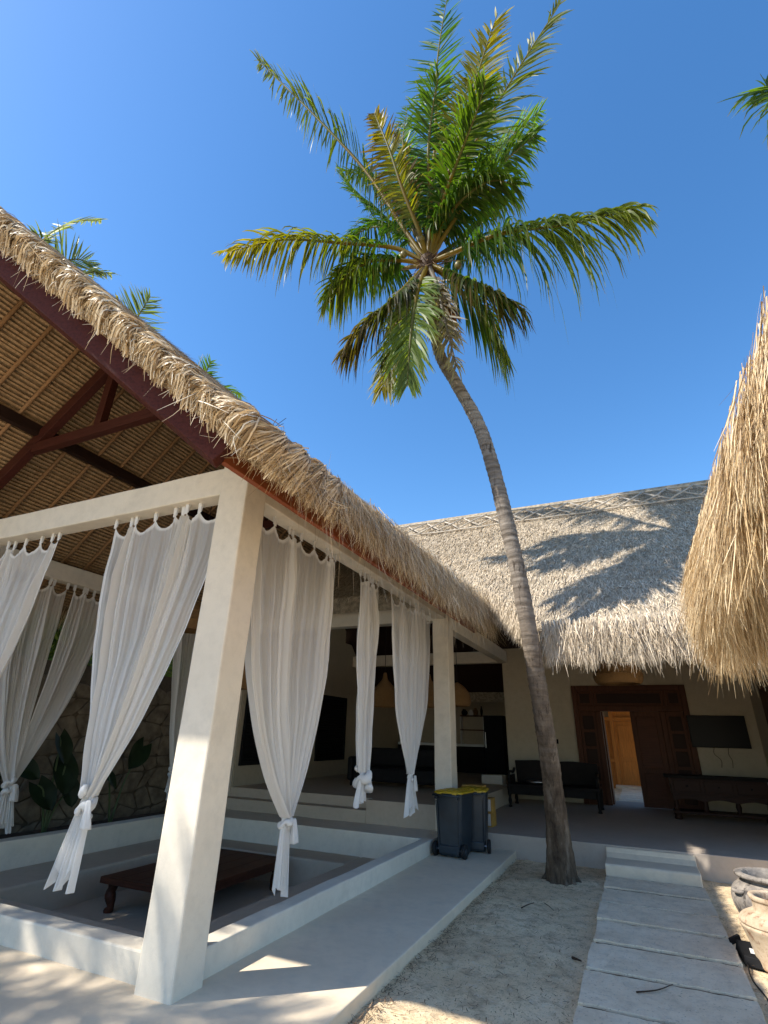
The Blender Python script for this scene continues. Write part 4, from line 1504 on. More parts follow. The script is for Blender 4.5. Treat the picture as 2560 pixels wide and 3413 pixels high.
curtain('grey shaded curtain on the garden side, the flatter one sharing a knot', (XL, 4.55, ZT + .05), (XL, 5.48, ZT + .05), (XL + .03, 5.40, 0.95), (XL, 5.50, 0.28), 5, 5, 6, p=2.4, kw=0.12, tw=0.3)
curtain('grey shaded curtain on the garden side, bunched and sharing a knot', (XL, 5.60, ZT + .05), (XL, 6.35, ZT + .05), (XL - .03, 5.46, 0.93), (XL - 0.05, 5.57, 0.35), 8, 6, 7, p=1.9, kw=0.12, tw=0.25)
curtain('narrow dim curtain on the garden side near the stone wall corner', (XL, 8.05, ZT + .05), (XL, 8.70, ZT + .05), (XL, 8.60, 1.0), (XL, 8.60, 0.45), 7, 5, 8, p=2.0, kw=0.12, tw=0.2)

# ================================================================== THINGS IN THE PAVILION
ct = thing('coffee_table', 'low dark teak coffee table with curved carved legs in the lounge', 'table', (-6.1, 7.0, -0.55))
tx0, tx1, ty0, ty1, tz = -6.92, -5.42, 6.02, 8.28, -0.135
for k in range(5):
    a = tx0 + (tx1 - tx0) * k / 5
    MB().box(a + 0.002, a + (tx1 - tx0) / 5 - 0.002, ty0 + 0.1, ty1 - 0.1, tz - 0.045, tz).build('plank', M['old_teak'], ct, bevel=0.004)
for (x0, x1, y0, y1) in ((tx0, tx1, ty0, ty0 + 0.098), (tx0, tx1, ty1 - 0.098, ty1)):
    MB().box(x0, x1, y0, y1, tz - 0.075, tz + 0.002).build('end_rail', M['old_teak'], ct, bevel=0.008)
for (x0, x1) in ((tx0 + 0.04, tx0 + 0.09), (tx1 - 0.09, tx1 - 0.04)):
    MB().box(x0, x1, ty0 + 0.12, ty1 - 0.12, tz - 0.13, tz - 0.047).build('apron', M['old_teak'], ct, bevel=0.006)
for x in (tx0 + 0.12, tx1 - 0.12):
    for y in (ty0 + 0.14, ty1 - 0.14):
        sx = -1 if x < -6 else 1
        pts = [(x, y, tz - 0.05), (x - sx * 0.0, y, -0.26), (x + sx * 0.03, y, -0.34), (x - sx * 0.01, y, -0.44), (x - sx * 0.02, y, -0.50), (x + sx * 0.02, y, -0.549)]
        MB().tube(catmull(pts, 18), [0.075, 0.075, 0.07, 0.065, 0.06, 0.058, 0.062, 0.07, 0.072, 0.066, 0.058, 0.05, 0.045, 0.045, 0.05, 0.055, 0.06, 0.062], 12).build('leg', M['old_teak'], ct, smooth=True)


# ================================================================== BINS AND BOXES
def bin_(label, loc, rz, group):
    t = thing('wheelie_bin', label, 'bin', loc, group, local=True, rz=rz)
    rings = []
    for z, w_, d_ in ((0.02, 0.36, 0.42), (0.05, 0.375, 0.44), (0.40, 0.42, 0.48), (0.80, 0.455, 0.52), (0.84, 0.46, 0.53)):
        rings.append(rrect(w_, d_, 0.05, z, 4, 0, (d_ - 0.42) * 0.3))
    MB().loft(rings).build('body', M['bin_body'], t, smooth=False, bevel=0.004)
    MB().loft([rrect(0.485, 0.56, 0.05, 0.835, 4, 0, 0.03), rrect(0.49, 0.565, 0.05, 0.875, 4, 0, 0.03)]).build('rim', M['bin_body'], t, bevel=0.006)
    lid = MB().loft([rrect(0.50, 0.60, 0.06, 0.879, 4, 0, 0.035), rrect(0.50, 0.60, 0.06, 0.90, 4, 0, 0.035), rrect(0.44, 0.54, 0.05, 0.915, 4, 0, 0.04)]).build('lid', M['bin_lid'], t, bevel=0.006)
    for x in (-0.12, 0.0, 0.12):
        MB().box(x - 0.035, x + 0.035, -0.20, 0.26, 0.916, 0.926).build('lid_rib', M['bin_lid'], lid, bevel=0.004)
    for x in (-0.13, 0.13):
        MB().box(x - 0.035, x + 0.035, -0.295, -0.262, 0.845, 0.90).build('hinge', M['bin_lid'], t, bevel=0.006)
        MB().box(x * 1.35 - 0.02, x * 1.35 + 0.02, -0.33, -0.262, 0.80, 0.842).build('handle_bracket', M['bin_body'], t, bevel=0.004)
    MB().tube([(-0.235, -0.315, 0.855), (0.235, -0.315, 0.855)], 0.016, 10).build('handle', M['bin_body'], t, smooth=True)
    for x in (-0.17, 0.17):
        MB().bar((x, -0.232, 0.12), (x * 1.15, -0.262, 0.78), 0.022, 0.022).build('rib', M['bin_body'], t, bevel=0.004)
    MB().box(-0.17, 0.17, -0.255, -0.19, 0.05, 0.16).build('axle_box', M['bin_body'], t, bevel=0.01)
    MB().tube([(-0.26, -0.20, 0.10), (0.26, -0.20, 0.10)], 0.012, 8).build('axle', M['steel'], t)
    for x in (-0.245, 0.245):
        prof = []
        wv = MB()
        rings = []
        for dx, r_ in ((-0.028, 0.07), (-0.024, 0.095), (-0.012, 0.10), (0.012, 0.10), (0.024, 0.095), (0.028, 0.07)):
            rings.append([(x + dx, -0.20 + r_ * math.cos(a), 0.10 + r_ * math.sin(a)) for a in np.linspace(0, 2 * math.pi, 25)[:-1]])
        wl = wv.loft(rings).build('wheel', M['rubber'], t, smooth=True)
        MB().tube([(x - 0.031, -0.20, 0.10), (x + 0.031, -0.20, 0.10)], 0.045, 14).build('hub', M['bin_body'], wl, smooth=True)
    return t


bin_('dark blue wheelie bin with yellow lid, its wheeled back showing in full', (-2.885, 9.22, 0), math.radians(-6), 'wheelie bins by the veranda step')
bin_('dark blue wheelie bin with yellow lid, half hidden behind another bin', (-2.71, 9.80, 0), math.radians(9), 'wheelie bins by the veranda step')
k_ = 0
for (x, y, n, lab) in ((-2.86, 10.42, 3, ('bottom', 'middle', 'top')), (-2.80, 10.83, 2, ('lower', 'upper'))):
    for i in range(n):
        t = thing('carton', '%s yellow carton of the %s stack behind the bins' % (lab[i], 'taller' if n == 3 else 'shorter'), 'box', (x, y, 0.226 + 0.232 * i), 'yellow cartons stacked behind the bins', local=True, rz=math.radians(rng.normal(0, 4)))
        MB().box(-0.19, 0.19, -0.14, 0.14, 0, 0.229).build('carton_body', M['carton'], t, bevel=0.004)
        MB().box(-0.17, 0.16, -0.1425, -0.1405, 0.02, 0.21).build('printed_panel', M['carton_white'], t)
        MB().box(-0.12, 0.10, -0.1445, -0.143, 0.03, 0.12).build('print', M['bin_body'], t)
        MB().box(-0.192, 0.192, -0.025, 0.025, 0.2293, 0.2305).build('tape', M['rattan'], t)

# ================================================================== POTS
def pot(label, c, prof, mat, lugs=None):
    t = thing('clay_pot', label, 'pot', c)
    q = catmull([(a, b, 0) for a, b in prof], 60)
    MB().lathe([(max(a, 0.005), b) for a, b, _ in q], c, 48, 0.008).build('body', mat, t, smooth=True)
    if lugs:
        for a in lugs[0]:
            d = np.array([math.cos(a), math.sin(a), 0])
            s = np.array([-d[1], d[0], 0])
            b = np.array(c) + d * lugs[1] + np.array([0, 0, lugs[2]])
            MB().tube(catmull([b - s * 0.06 - d * 0.02, b - s * 0.045 + d * 0.03, b + d * 0.04, b + s * 0.045 + d * 0.03, b + s * 0.06 - d * 0.02], 12), 0.020, 8).build('lug_handle', mat, t, smooth=True)
    return t


pot('tall cream clay pot with red stains on the sand, in front of the grey one', (0.985, 6.72, -0.10),
    [(0.17, 0), (0.26, 0.004), (0.275, 0.05), (0.30, 0.16), (0.335, 0.26), (0.352, 0.31), (0.338, 0.325), (0.35, 0.34), (0.325, 0.38), (0.26, 0.415), (0.225, 0.43), (0.222, 0.50), (0.235, 0.515), (0.235, 0.545), (0.195, 0.54), (0.185, 0.50), (0.19, 0.42)], M['pot_cream'])
pot('squat dark grey clay jar with thick rim and lug handles behind the cream pot', (1.115, 7.62, -0.10),
    [(0.20, 0), (0.27, 0.004), (0.32, 0.09), (0.40, 0.22), (0.425, 0.33), (0.40, 0.42), (0.34, 0.475), (0.30, 0.50), (0.305, 0.52), (0.35, 0.535), (0.35, 0.565), (0.29, 0.57), (0.26, 0.53), (0.25, 0.48)], M['pot_grey'], ((3.6, 0.6), 0.40, 0.42))

bl = thing('garden_spotlight', 'small black spotlight box with white sticker and cable lying by the path', 'spotlight', (0.66, 6.95, -0.10))
MB().hexa([(0.60, 6.66, -0.098), (0.78, 6.60, -0.098), (0.80, 7.04, -0.098), (0.58, 7.06, -0.098), (0.61, 6.67, -0.02), (0.77, 6.62, -0.03), (0.78, 7.02, 0.0), (0.60, 7.04, 0.0)]).build('case', M['black'], bl, bevel=0.008)
MB().hexa([(0.67, 6.72, -0.012), (0.755, 6.70, -0.014), (0.76, 6.80, -0.008), (0.675, 6.82, -0.006), (0.67, 6.72, -0.006), (0.755, 6.70, -0.008), (0.76, 6.80, -0.002), (0.675, 6.82, 0.000)]).build('sticker', M['white'], bl)
MB().bar((0.55, 7.05, -0.03), (0.64, 7.12, 0.0), 0.03, 0.05).build('bracket', M['black'], bl, bevel=0.004)
MB().tube(catmull([(0.62, 6.66, -0.07), (0.60, 6.3, -0.085), (0.64, 5.9, -0.088), (0.60, 5.4, -0.085)], 30), 0.007, 6).build('cable', M['rubber'], bl, smooth=True)


# ================================================================== RIGHT-HAND ROOF
rh = thing('neighbour_roof', 'golden shaggy thatched eave with orange wood fascia, right of the path', 'roof', (2.4, 2.0, 0))
RX, RYE = 0.74, 5.60            # thatch edge lines
RZE = 3.04                      # underside at the edge
RS = 0.95
core = MB()
Lb, Hb = 3.2, 3.2 * RS
for dz in (0,):
    a = (RX, -4.0, RZE)
    b = (RX, RYE, RZE)
    c = (RX + Lb, RYE - Lb, RZE + Hb)
    d = (RX + Lb, -4.0, RZE + Hb)
    Vv = [a, b, c, d]
    core.hexa(Vv + [(p[0], p[1], p[2] + 0.30) for p in Vv])
core.build('thatch_roof', M['thatch_core'], rh, bevel=0.04)
Vv = [(RX, RYE, RZE), (RX + 2 * Lb, RYE, RZE), (RX + Lb + 0.01, RYE - Lb, RZE + Hb), (RX + Lb, RYE - Lb, RZE + Hb)]
MB().hexa([Vv[0], Vv[1], Vv[2], Vv[3]] + [(p[0], p[1], p[2] + 0.302) for p in Vv]).build('thatch_roof', M['thatch_core'], rh)


def rslope(n):
    u = rng.random(n) ** 1.3
    x = RX + 0.42 + Lb * u * 0.7
    y = -1.0 + rng.random(n) * (RYE - 0.42 - Lb * u * 0.7 + 1.0)
    z = RZE + (x - RX) * RS + 0.29
    nn_ = unit(np.tile([-RS, 0, 1.0], (n, 1)))
    d_ = unit(np.stack([np.full(n, -1.0), rng.normal(0, 0.12, n), np.full(n, -RS)], 1))
    return blades(np.stack([x, y, z], 1), unit(d_ + nn_ * rng.uniform(0, 0.2, n)[:, None]), nn_, rng.uniform(0.3, 0.6, n), rng.uniform(0.007, 0.014, n), -nn_ * 0.15 + rng.normal(0, 0.06, (n, 3)), 4)


parts = [rslope(6000),
         eave_fringe(8000, (RX, -0.5, RZE), (RX, 3.2, RZE), 0.05, 0.30, (-1, 0, 0), 0.13, 0.14, 0.36, 0.004, 0.009, clump=0.08, seed=36, inner=-0.08, spread=0.05, curl=0.10),
         eave_fringe(14000, (RX, 3.0, RZE), (RX, RYE, RZE), 0.0, 0.30, (-1, 0, 0), 0.15, 0.28, 0.58, 0.004, 0.009, clump=0.08, seed=31, inner=-0.10, spread=0.05, curl=0.10),
         eave_fringe(200, (RX, 2.4, RZE), (RX, RYE, RZE), 0.0, 0.2, (-1, 0, 0), 0.12, 0.55, 0.80, 0.006, 0.010, clump=0.2, seed=35, inner=-0.12, spread=0.04, curl=0.12),
         eave_fringe(10000, (RX, RYE, RZE), (RX + 2.6, RYE, RZE), -0.02, 0.30, (0, 1, 0), 0.16, 0.35, 0.70, 0.004, 0.009, clump=0.08, seed=32, inner=-0.10, spread=0.07, curl=0.10)]
# the corner bundle hangs lowest
n = 7500
a = rng.uniform(-0.2, math.pi / 2 + 0.2, n)
o_ = np.stack([-np.cos(a), np.sin(a), np.zeros(n)], 1)
P0 = np.array([RX + 0.12, RYE - 0.12, RZE]) + o_ * rng.uniform(0.05, 0.22, n)[:, None] + np.stack([rng.uniform(0, 0.5, n) * (a < 0.9), -rng.uniform(0, 0.5, n) * (a > 0.6), rng.uniform(-0.15, 0.30, n)], 1) * [1, 1, 1]
D = unit(o_ * rng.normal(0.06, 0.06, n)[:, None] + np.array([0.0, 0, -1.0]) + rng.normal(0, 0.07, (n, 3)))
parts.append(blades(P0, D, o_, rng.uniform(0.28, 0.68, n), rng.uniform(0.004, 0.009, n), rng.normal(0, 0.10, (n, 3)), 5))
strand_obj('eave_fringe', parts, M['thatch_gold'], rh)
MB().box(RX + 0.34, RX + 0.39, -4.0, RYE - 0.42, RZE + 0.27, RZE + 0.47).build('fascia_board', M['fascia_wood'], rh, bevel=0.004)
MB().box(RX + 0.392, RX + 5.0, RYE - 0.47, RYE - 0.42, RZE + 0.27, RZE + 0.47).build('fascia_board', M['fascia_wood'], rh, bevel=0.004)
m = MB()
x = 0.5
while x < 3.0:
    m.bar((RX + x, -4, RZE + x * RS - 0.03), (RX + x, RYE - x, RZE + x * RS - 0.03), 0.034, 0.02, (-RS, 0, 1))
    m.bar((RX + x, RYE - x, RZE + x * RS - 0.03), (RX + 5.0, RYE - x, RZE + x * RS - 0.03), 0.034, 0.02, (0, RS, 1))
    x += 0.045
m.build('reed_ceiling', M['reed'], rh, kind='stuff')
for y in (-3.0, 0.5, 4.0):
    MB().box(1.75, 1.93, y - 0.09, y + 0.09, -0.15, RZE + 0.92).build('post', M['red_wood'], rh, bevel=0.01)
MB().box(1.755, 1.925, -4.0, 4.09, RZE + 0.55, RZE + 0.75).build('wall_plate', M['red_wood'], rh)


# ================================================================== STONE WALL AND GARDEN PLANTS
gw = thing('garden_wall', 'irregular stone garden wall behind the lounge', 'wall', (-10.1, 7.5, -0.2))
MB().box(-10.35, -10.03, -2.0, 15.0, -0.3, 2.88).build('wall_core', M['mortar'], gw)


def stones():
    cw, ch = 0.42, 0.34
    ny, nz = int(9.0 / cw), int(3.05 / ch)
    jit = {}

    def cor(i, j):
        if (i, j) not in jit:
            jit[(i, j)] = (3.2 + i * cw + rng.uniform(-0.13, 0.13) + (0.5 * cw if j % 2 else 0), min(2.87, -0.15 + j * ch + rng.uniform(-0.10, 0.10)))
        return jit[(i, j)]

    for j in range(nz):
        for i in range(ny):
            c = [cor(i, j), cor(i + 1, j), cor(i + 1, j + 1), cor(i, j + 1)]
            cx = sum(p[0] for p in c) / 4
            cz = sum(p[1] for p in c) / 4
            poly = []
            for q in range(4):
                a_, b_ = c[q], c[(q + 1) % 4]
                for f in (0.12, 0.5, 0.88):
                    px, pz = a_[0] + (b_[0] - a_[0]) * f, a_[1] + (b_[1] - a_[1]) * f
                    poly.append((cx + (px - cx) * 0.93 + rng.normal(0, 0.008), cz + (pz - cz) * 0.93 + rng.normal(0, 0.008)))
            r0 = [(-10.04, p[0], p[1]) for p in poly]
            d_ = rng.uniform(0.02, 0.06)
            r1 = [(-10.03 + d_ * 0.8, p[0], p[1]) for p in poly]
            r2 = [(-10.03 + d_, cx + (p[0] - cx) * 0.86, cz + (p[1] - cz) * 0.86) for p in poly]
            MB().loft([r0, r1, r2]).build('stone', M['stone'], gw)


stones()
tag(MB().box(-10.03, -8.655, -2.0, 15.0, -0.5, 0.02).build('planting_bed', M['soil']), kind='structure')


def heart_leaf(base, tipdir, nrm_, L, name, parent):
    t_, n_ = unit(np.array(tipdir, float)), unit(np.array(nrm_, float))
    s_ = np.cross(t_, n_)
    s_ /= np.linalg.norm(s_)
    n_ = np.cross(s_, t_)
    bm = bmesh.new()
    rows = []
    for k in range(11):
        q = k / 10
        w_ = L * 0.42 * (math.sin(math.pi * min(1, (q + 0.12) / 1.12)) ** 0.65) * (1 - 0.25 * q)
        row = []
        for j in range(-4, 5):
            x = j / 4
            back = -0.22 * L * (abs(x) ** 1.2) * (1 - q) ** 3
            p = np.array(base) + t_ * (L * q + back) + s_ * (w_ * x) + n_ * (0.10 * L * abs(x) ** 1.5 - 0.35 * L * q * q * 0.5 + 0.015 * L * math.sin(9 * q + 3 * x))
            row.append(bm.verts.new(tuple(p)))
        rows.append(row)
    for k in range(10):
        for j in range(8):
            bm.faces.new((rows[k][j], rows[k][j + 1], rows[k + 1][j + 1], rows[k + 1][j]))
    me = bpy.data.meshes.new(name)
    bm.to_mesh(me)
    bm.free()
    me.polygons.foreach_set('use_smooth', np.ones(len(me.polygons), dtype=bool))
    return mesh_obj(name, me, M['big_leaf'], parent)


for (y0, lv, lab) in ((6.75, ((6.62, 1.55, 0.50), (6.85, 1.15, 0.58), (6.50, 0.80, 0.50), (7.05, 0.80, 0.40)), 'cluster of big dark elephant ear leaves against the stone wall'),
                      (8.05, ((8.45, 1.40, 0.55), (7.75, 0.95, 0.40)), 'single tall elephant ear plant with one broad leaf by the stone wall'),
                      (5.85, ((5.75, 0.85, 0.45), (6.0, 1.15, 0.45)), 'low elephant ear plant at the foot of the stone wall')):
    t = thing('elephant_ear', lab, 'plant', (-9.3, y0, 0.02))
    for (ly, lz, L_) in lv:
        b_ = np.array((-9.3 + rng.normal(0, 0.08), ly, lz))
        MB().tube(catmull([(-9.3, y0, 0.0), (-9.32, y0 + (ly - y0) * 0.35, lz * 0.5), (-9.28, y0 + (ly - y0) * 0.85, lz * 0.9), tuple(b_)], 14), np.linspace(0.022, 0.010, 14).tolist(), 7).build('stem', M['stem'], t, smooth=True)
        heart_leaf(b_, (0.35 + rng.normal(0, 0.2), rng.normal(0, 0.5), -0.75), (0.9, rng.normal(0, 0.3), 0.45), L_, 'leaf', t)


def shrub(label, c, r, n):
    t = thing('shrub', label, 'shrub', (c[0], c[1], -0.1))
    P_ = unit(rng.normal(0, 1, (n, 3))) * (rng.random(n) ** 0.4)[:, None] * r + c
    D = unit(rng.normal(0, 1, (n, 3)) + [0, 0, -0.2])
    V, F, R = blades(P_, D, unit(rng.normal(0, 1, (n, 3))), rng.uniform(0.08, 0.18, n), rng.uniform(0.04, 0.07, n), rng.normal(0, 0.2, (n, 3)), 4, tip=0.1)
    me = fast_mesh('foliage', V, F, {'rnd': ('FLOAT_VECTOR', R)})
    mesh_obj('foliage', me, M['shrub_leaf'], t)
    MB().tube([(c[0], c[1], -0.1), (c[0] + 0.05, c[1], c[2] * 0.6), (c[0], c[1], c[2])], [0.06, 0.045, 0.02], 8).build('stem', M['fibre'], t, smooth=True)


shrub('sunlit green shrub showing above the stone wall, left of the front curtain', (-10.75, 7.35, 3.25), np.array([0.45, 0.7, 0.65]), 1500)
shrub('sunlit green shrub showing above the stone wall behind the lounge lamp', (-10.75, 9.35, 3.10), np.array([0.45, 0.8, 0.5]), 1500)


def sun_screen_tree(label, x, y, h, seed):  # trees added to stop sun reaching the pit under the left eave
    g_ = np.random.default_rng(seed)
    t = thing('sun_screen_tree', label, 'tree', (x, y, -0.1), 'leafy trees added as sun screen behind the stone wall')
    MB().tube(catmull([(x, y, -0.1), (x + 0.1, y + 0.1, h * 0.3), (x, y - 0.1, h * 0.65)], 14), np.linspace(0.14, 0.06, 14).tolist(), 9).build('trunk', M['bark'], t, smooth=True)
    n = 9000
    nb = 44
    cc = np.stack([x + g_.normal(0, 0.55, nb), y + g_.uniform(-1.3, 1.3, nb), g_.uniform(h * 0.36, h, nb)], 1)
    P_ = cc[g_.integers(0, nb, n)] + g_.normal(0, 0.30, (n, 3))
    V, F, Rr = blades(P_, unit(g_.normal(0, 1, (n, 3)) + [0, 0, -0.4]), unit(g_.normal(0, 1, (n, 3))), g_.uniform(0.14, 0.30, n), g_.uniform(0.07, 0.12, n), g_.normal(0, 0.2, (n, 3)), 4, tip=0.1)
    mesh_obj('crown', fast_mesh('crown', V, F, {'rnd': ('FLOAT_VECTOR', Rr)}), M['shrub_leaf'], t)


for i, lab in enumerate(('leafy tree added as sun screen behind the garden wall, last but one towards the back court', 'leafy tree added as sun screen behind the garden wall, standing alone beside the inner wall', 'leafy tree added as sun screen behind the garden wall, nearest the terrace end', 'leafy tree added as sun screen behind the garden wall, beside the terrace end one', 'tallest leafy tree added as sun screen behind the stone garden wall', 'leafy tree added as sun screen behind the garden wall, next to the two sunlit shrubs', 'leafy tree added as sun screen behind the garden wall where it meets the house')):
    sun_screen_tree(lab, -11.9 - 0.25 * (i % 2), (10.0, 12.2, -0.6, 1.5, 3.6, 5.7, 7.8)[i], 6.6 + 0.4 * (i % 3), 300 + i)


# ================================================================== PALMS
GREEN, YEL, PALE, BROWN, GREY, ORANGE = (0.030, 0.078, 0.012), (0.19, 0.17, 0.010), (0.11, 0.17, 0.035), (0.11, 0.065, 0.032), (0.22, 0.195, 0.165), (0.36, 0.17, 0.04)


def frond(parent, pts, maxlen=0.95, nl=125, droop=0.5, tint=GREEN, tint2=None, tipc=None, t0=0.2, r0=0.05, seed=0, up=(0, 0, 1), gap=0.06, wid=0.047, curl=1.0, taper=0.62, ang1=34.0):
    g_ = np.random.default_rng(seed)
    tint2 = tint2 or tint
    R_ = catmull(pts, 60)
    seg = np.r_[0, np.cumsum(np.linalg.norm(np.diff(R_, axis=0), axis=1))]
    s = seg / seg[-1]
    m = MB().tube(R_, (r0 * (1 - s) ** 0.75 + 0.006).tolist(), 7)
    vr = np.array(m.v)
    fr_ = np.array([f for f in m.f if len(f) == 4])
    t = np.tile(np.linspace(t0, 0.985, nl), 2)
    n = len(t)
    side = np.repeat([1.0, -1.0], nl)
    t = np.clip(t + g_.normal(0, 0.003, n), t0, 0.99)
    keep = g_.random(n) > gap
    # a few torn gaps
    for _ in range(3):
        c0 = g_.uniform(t0, 1)
        sd = g_.choice([-1, 1])
        keep &= ~((np.abs(t - c0) < 0.018) & (side == sd))
    t, side = t[keep], side[keep]
    n = len(t)
    P0 = np.stack([np.interp(t, s, R_[:, i]) for i in range(3)], 1)
    T = unit(np.gradient(R_, axis=0))
    Tt = unit(np.stack([np.interp(t, s, T[:, i]) for i in range(3)], 1))
    upv = np.array(up, float)
    Nn = unit(upv - Tt * (Tt @ upv)[:, None])
    Sd = np.cross(Tt, Nn) * side[:, None]
    q = (t - t0) / (1 - t0)
    Lf = 1.18 * maxlen * np.clip(0.55 + 1.5 * q, 0, 1) * np.where(q > 0.55, 1 - taper * ((q - 0.55) / 0.45) ** 1.3, 1) * g_.uniform(0.70, 1.10, n)
    ang = np.radians(66 - ang1 * q + g_.normal(0, 6.5, n))
    D = unit(Sd * np.sin(ang)[:, None] + Tt * np.cos(ang)[:, None] + Nn * (0.22 * (1 - q) + g_.normal(0, 0.06, n))[:, None])
    k = 6
    u = np.linspace(0, 1, k)
    dr = droop * (1.15 - 0.55 * q) * g_.uniform(0.5, 1.5, n)
    C = P0[:, None] + D[:, None] * (Lf[:, None] * u)[..., None]
    C[..., 2] -= dr[:, None] * Lf[:, None] * u[None] ** 1.8
    # keep the length when drooping strongly
    pull = 1 - 0.35 * np.clip(dr, 0, 1.2)[:, None] * u[None] ** 2
    Cxy = P0[:, None, :2] + (C[..., :2] - P0[:, None, :2]) * pull[..., None]
    C = np.concatenate([Cxy, C[..., 2:]], -1)
    C += (g_.normal(0, 0.03, (n, 1, 3)) * curl) * (u ** 2)[None, :, None]
    Wd = wid * g_.uniform(0.8, 1.15, n)[:, None] * np.array([0.55, 1.0, 1.0, 0.85, 0.55, 0.06])[None]
    tang = unit(np.gradient(C, axis=1))
    S = unit(np.cross(tang, Nn[:, None] + g_.normal(0, 0.55, (n, 1, 3))))
    V, F, _ = strips(C, S, Wd)
    c1, c2 = np.array(tint), np.array(tint2)
    mixv = np.clip(q + g_.normal(0, 0.12, n), 0, 1)[:, None]
    colr = c1 * (1 - mixv) + c2 * mixv
    colr = colr * g_.uniform(0.75, 1.25, n)[:, None]
    cc = np.repeat(colr[:, None], k, 1)
    tc_ = np.array(tipc if tipc is not None else (0.22, 0.17, 0.06))
    tw_ = np.clip((u - (0.80 if tipc is None else 0.35)) / 0.2, 0, 1)[None, :, None] * (g_.random(n) * (0.9 if tipc is None else 1.0))[:, None, None]
    cc = cc * (1 - tw_) + tc_ * tw_
    cc = np.repeat(cc[:, :, None], 2, 2).reshape(-1, 3)
    rc = np.array([(0.20, 0.155, 0.028) if a < 0.5 else (0.17, 0.17, 0.05) for a in np.repeat(s, 7)])
    if tint in (GREY, BROWN):
        rc = rc * 0 + np.array(tint)
    allV = np.concatenate([vr, V])
    allF = np.concatenate([fr_, F + len(vr)])
    tc4 = np.concatenate([np.concatenate([rc, cc]), np.ones((len(allV), 1))], 1)
    me = fast_mesh('frond', allV, allF, {'tint': ('FLOAT_COLOR', tc4)})
    return mesh_obj('frond', me, M['leaf'], parent)


HUB = at_y(1427, 872, 7.6)
base = np.array([-1.22, 9.0, -0.12])
palm = thing('coconut_palm', 'tall leaning coconut palm growing from the courtyard sand', 'palm tree', tuple(base))
dsp = 1.5431
tp = [((1214, 1912), 9.02), ((1203, 1780), 8.95), ((1187, 1640), 8.75), ((1165, 1500), 8.45), ((1145, 1380), 8.22), ((1120, 1240), 8.08), ((1095, 1130), 8.0), ((1065, 1010), 7.92), ((1033, 915), 7.85), ((985, 828), 7.78), ((951, 768), 7.72), ((936, 700), 7.67), ((927, 630), 7.63), ((924, 585), 7.6)]
TP = catmull([at_y(u_ * dsp, v_ * dsp, y_) for (u_, v_), y_ in tp], 420)
TP[:, 2] -= 0.03 * np.linspace(1, 0, 420) ** 8
sg = np.r_[0, np.cumsum(np.linalg.norm(np.diff(TP, axis=0), axis=1))]
rad = np.interp(sg, [0, 0.12, 0.35, 0.9, 2.0, 3.5, 6.0, 9.5, sg[-1]], [0.265, 0.222, 0.185, 0.150, 0.137, 0.130, 0.124, 0.110, 0.105])
saw = (sg / 0.115) % 1.0
wob = 1 + 0.085 * (saw ** 2 - 0.4) * np.clip(sg / 2.5, 0.2, 1) + 0.03 * smooth_noise(sg * 6, 41)


def trunk_mesh():
    n = 28
    V = []
    prev = None
    for i, p in enumerate(TP):
        t = TP[min(i + 1, len(TP) - 1)] - TP[max(i - 1, 0)]
        t /= np.linalg.norm(t)
        s_ = np.array([1.0, 0, 0]) - t * t[0]
        s_ /= np.linalg.norm(s_)
        u_ = np.cross(t, s_)
        lowf = max(0, 1 - sg[i] / 2.6)
        for k in range(n):
            a = 2 * math.pi * k / n
            rough = 1 + lowf * (0.07 * math.sin(5 * a + 2.2 * sg[i]) + 0.05 * math.sin(9 * a - 4 * sg[i]) + 0.05 * math.sin(13 * a + 9 * sg[i]) * math.sin(7 * sg[i])) + 0.008 * math.sin(3 * a + sg[i] * 17)
            V.append(p + (s_ * math.cos(a) + u_ * math.sin(a)) * rad[i] * wob[i] * rough)
    i = np.arange(len(TP) - 1)[:, None] * n + np.arange(n)[None]
    j = np.arange(len(TP) - 1)[:, None] * n + (np.arange(n)[None] + 1) % n
    F = np.stack([i, j, j + n, i + n], -1).reshape(-1, 4)
    return fast_mesh('trunk', V, F, smooth=True)


mesh_obj('trunk', trunk_mesh(), M['bark'], palm)
rts = []
for k in range(9):
    a = 2 * math.pi * k / 9 + rng.normal(0, 0.2)
    d = np.array([math.cos(a), math.sin(a), 0])
    rts.append(MB().tube(catmull([TP[0] + d * 0.20 + [0, 0, 0.14], TP[0] + d * 0.28 + [0, 0, 0.05], TP[0] + d * rng.uniform(0.34, 0.42) + [0, 0, -0.01]], 8), [0.03, 0.03, 0.028, 0.025, 0.022, 0.018, 0.014, 0.008], 6))
mm = MB()
for r_ in rts:
    mm.add(r_.v, r_.f)
mm.build('roots', M['bark'], palm, smooth=True, kind='stuff')


def P3(lst):
    return [at_y(u_ * dsp, v_ * dsp, HUB[1] + dy) for u_, v_, dy in lst]


def hub_pts(lst, off=0.10):
    pts = P3(lst)
    d = unit(pts[0] - HUB)
    return [HUB + d * off - np.array([0, 0, 0.05])] + pts


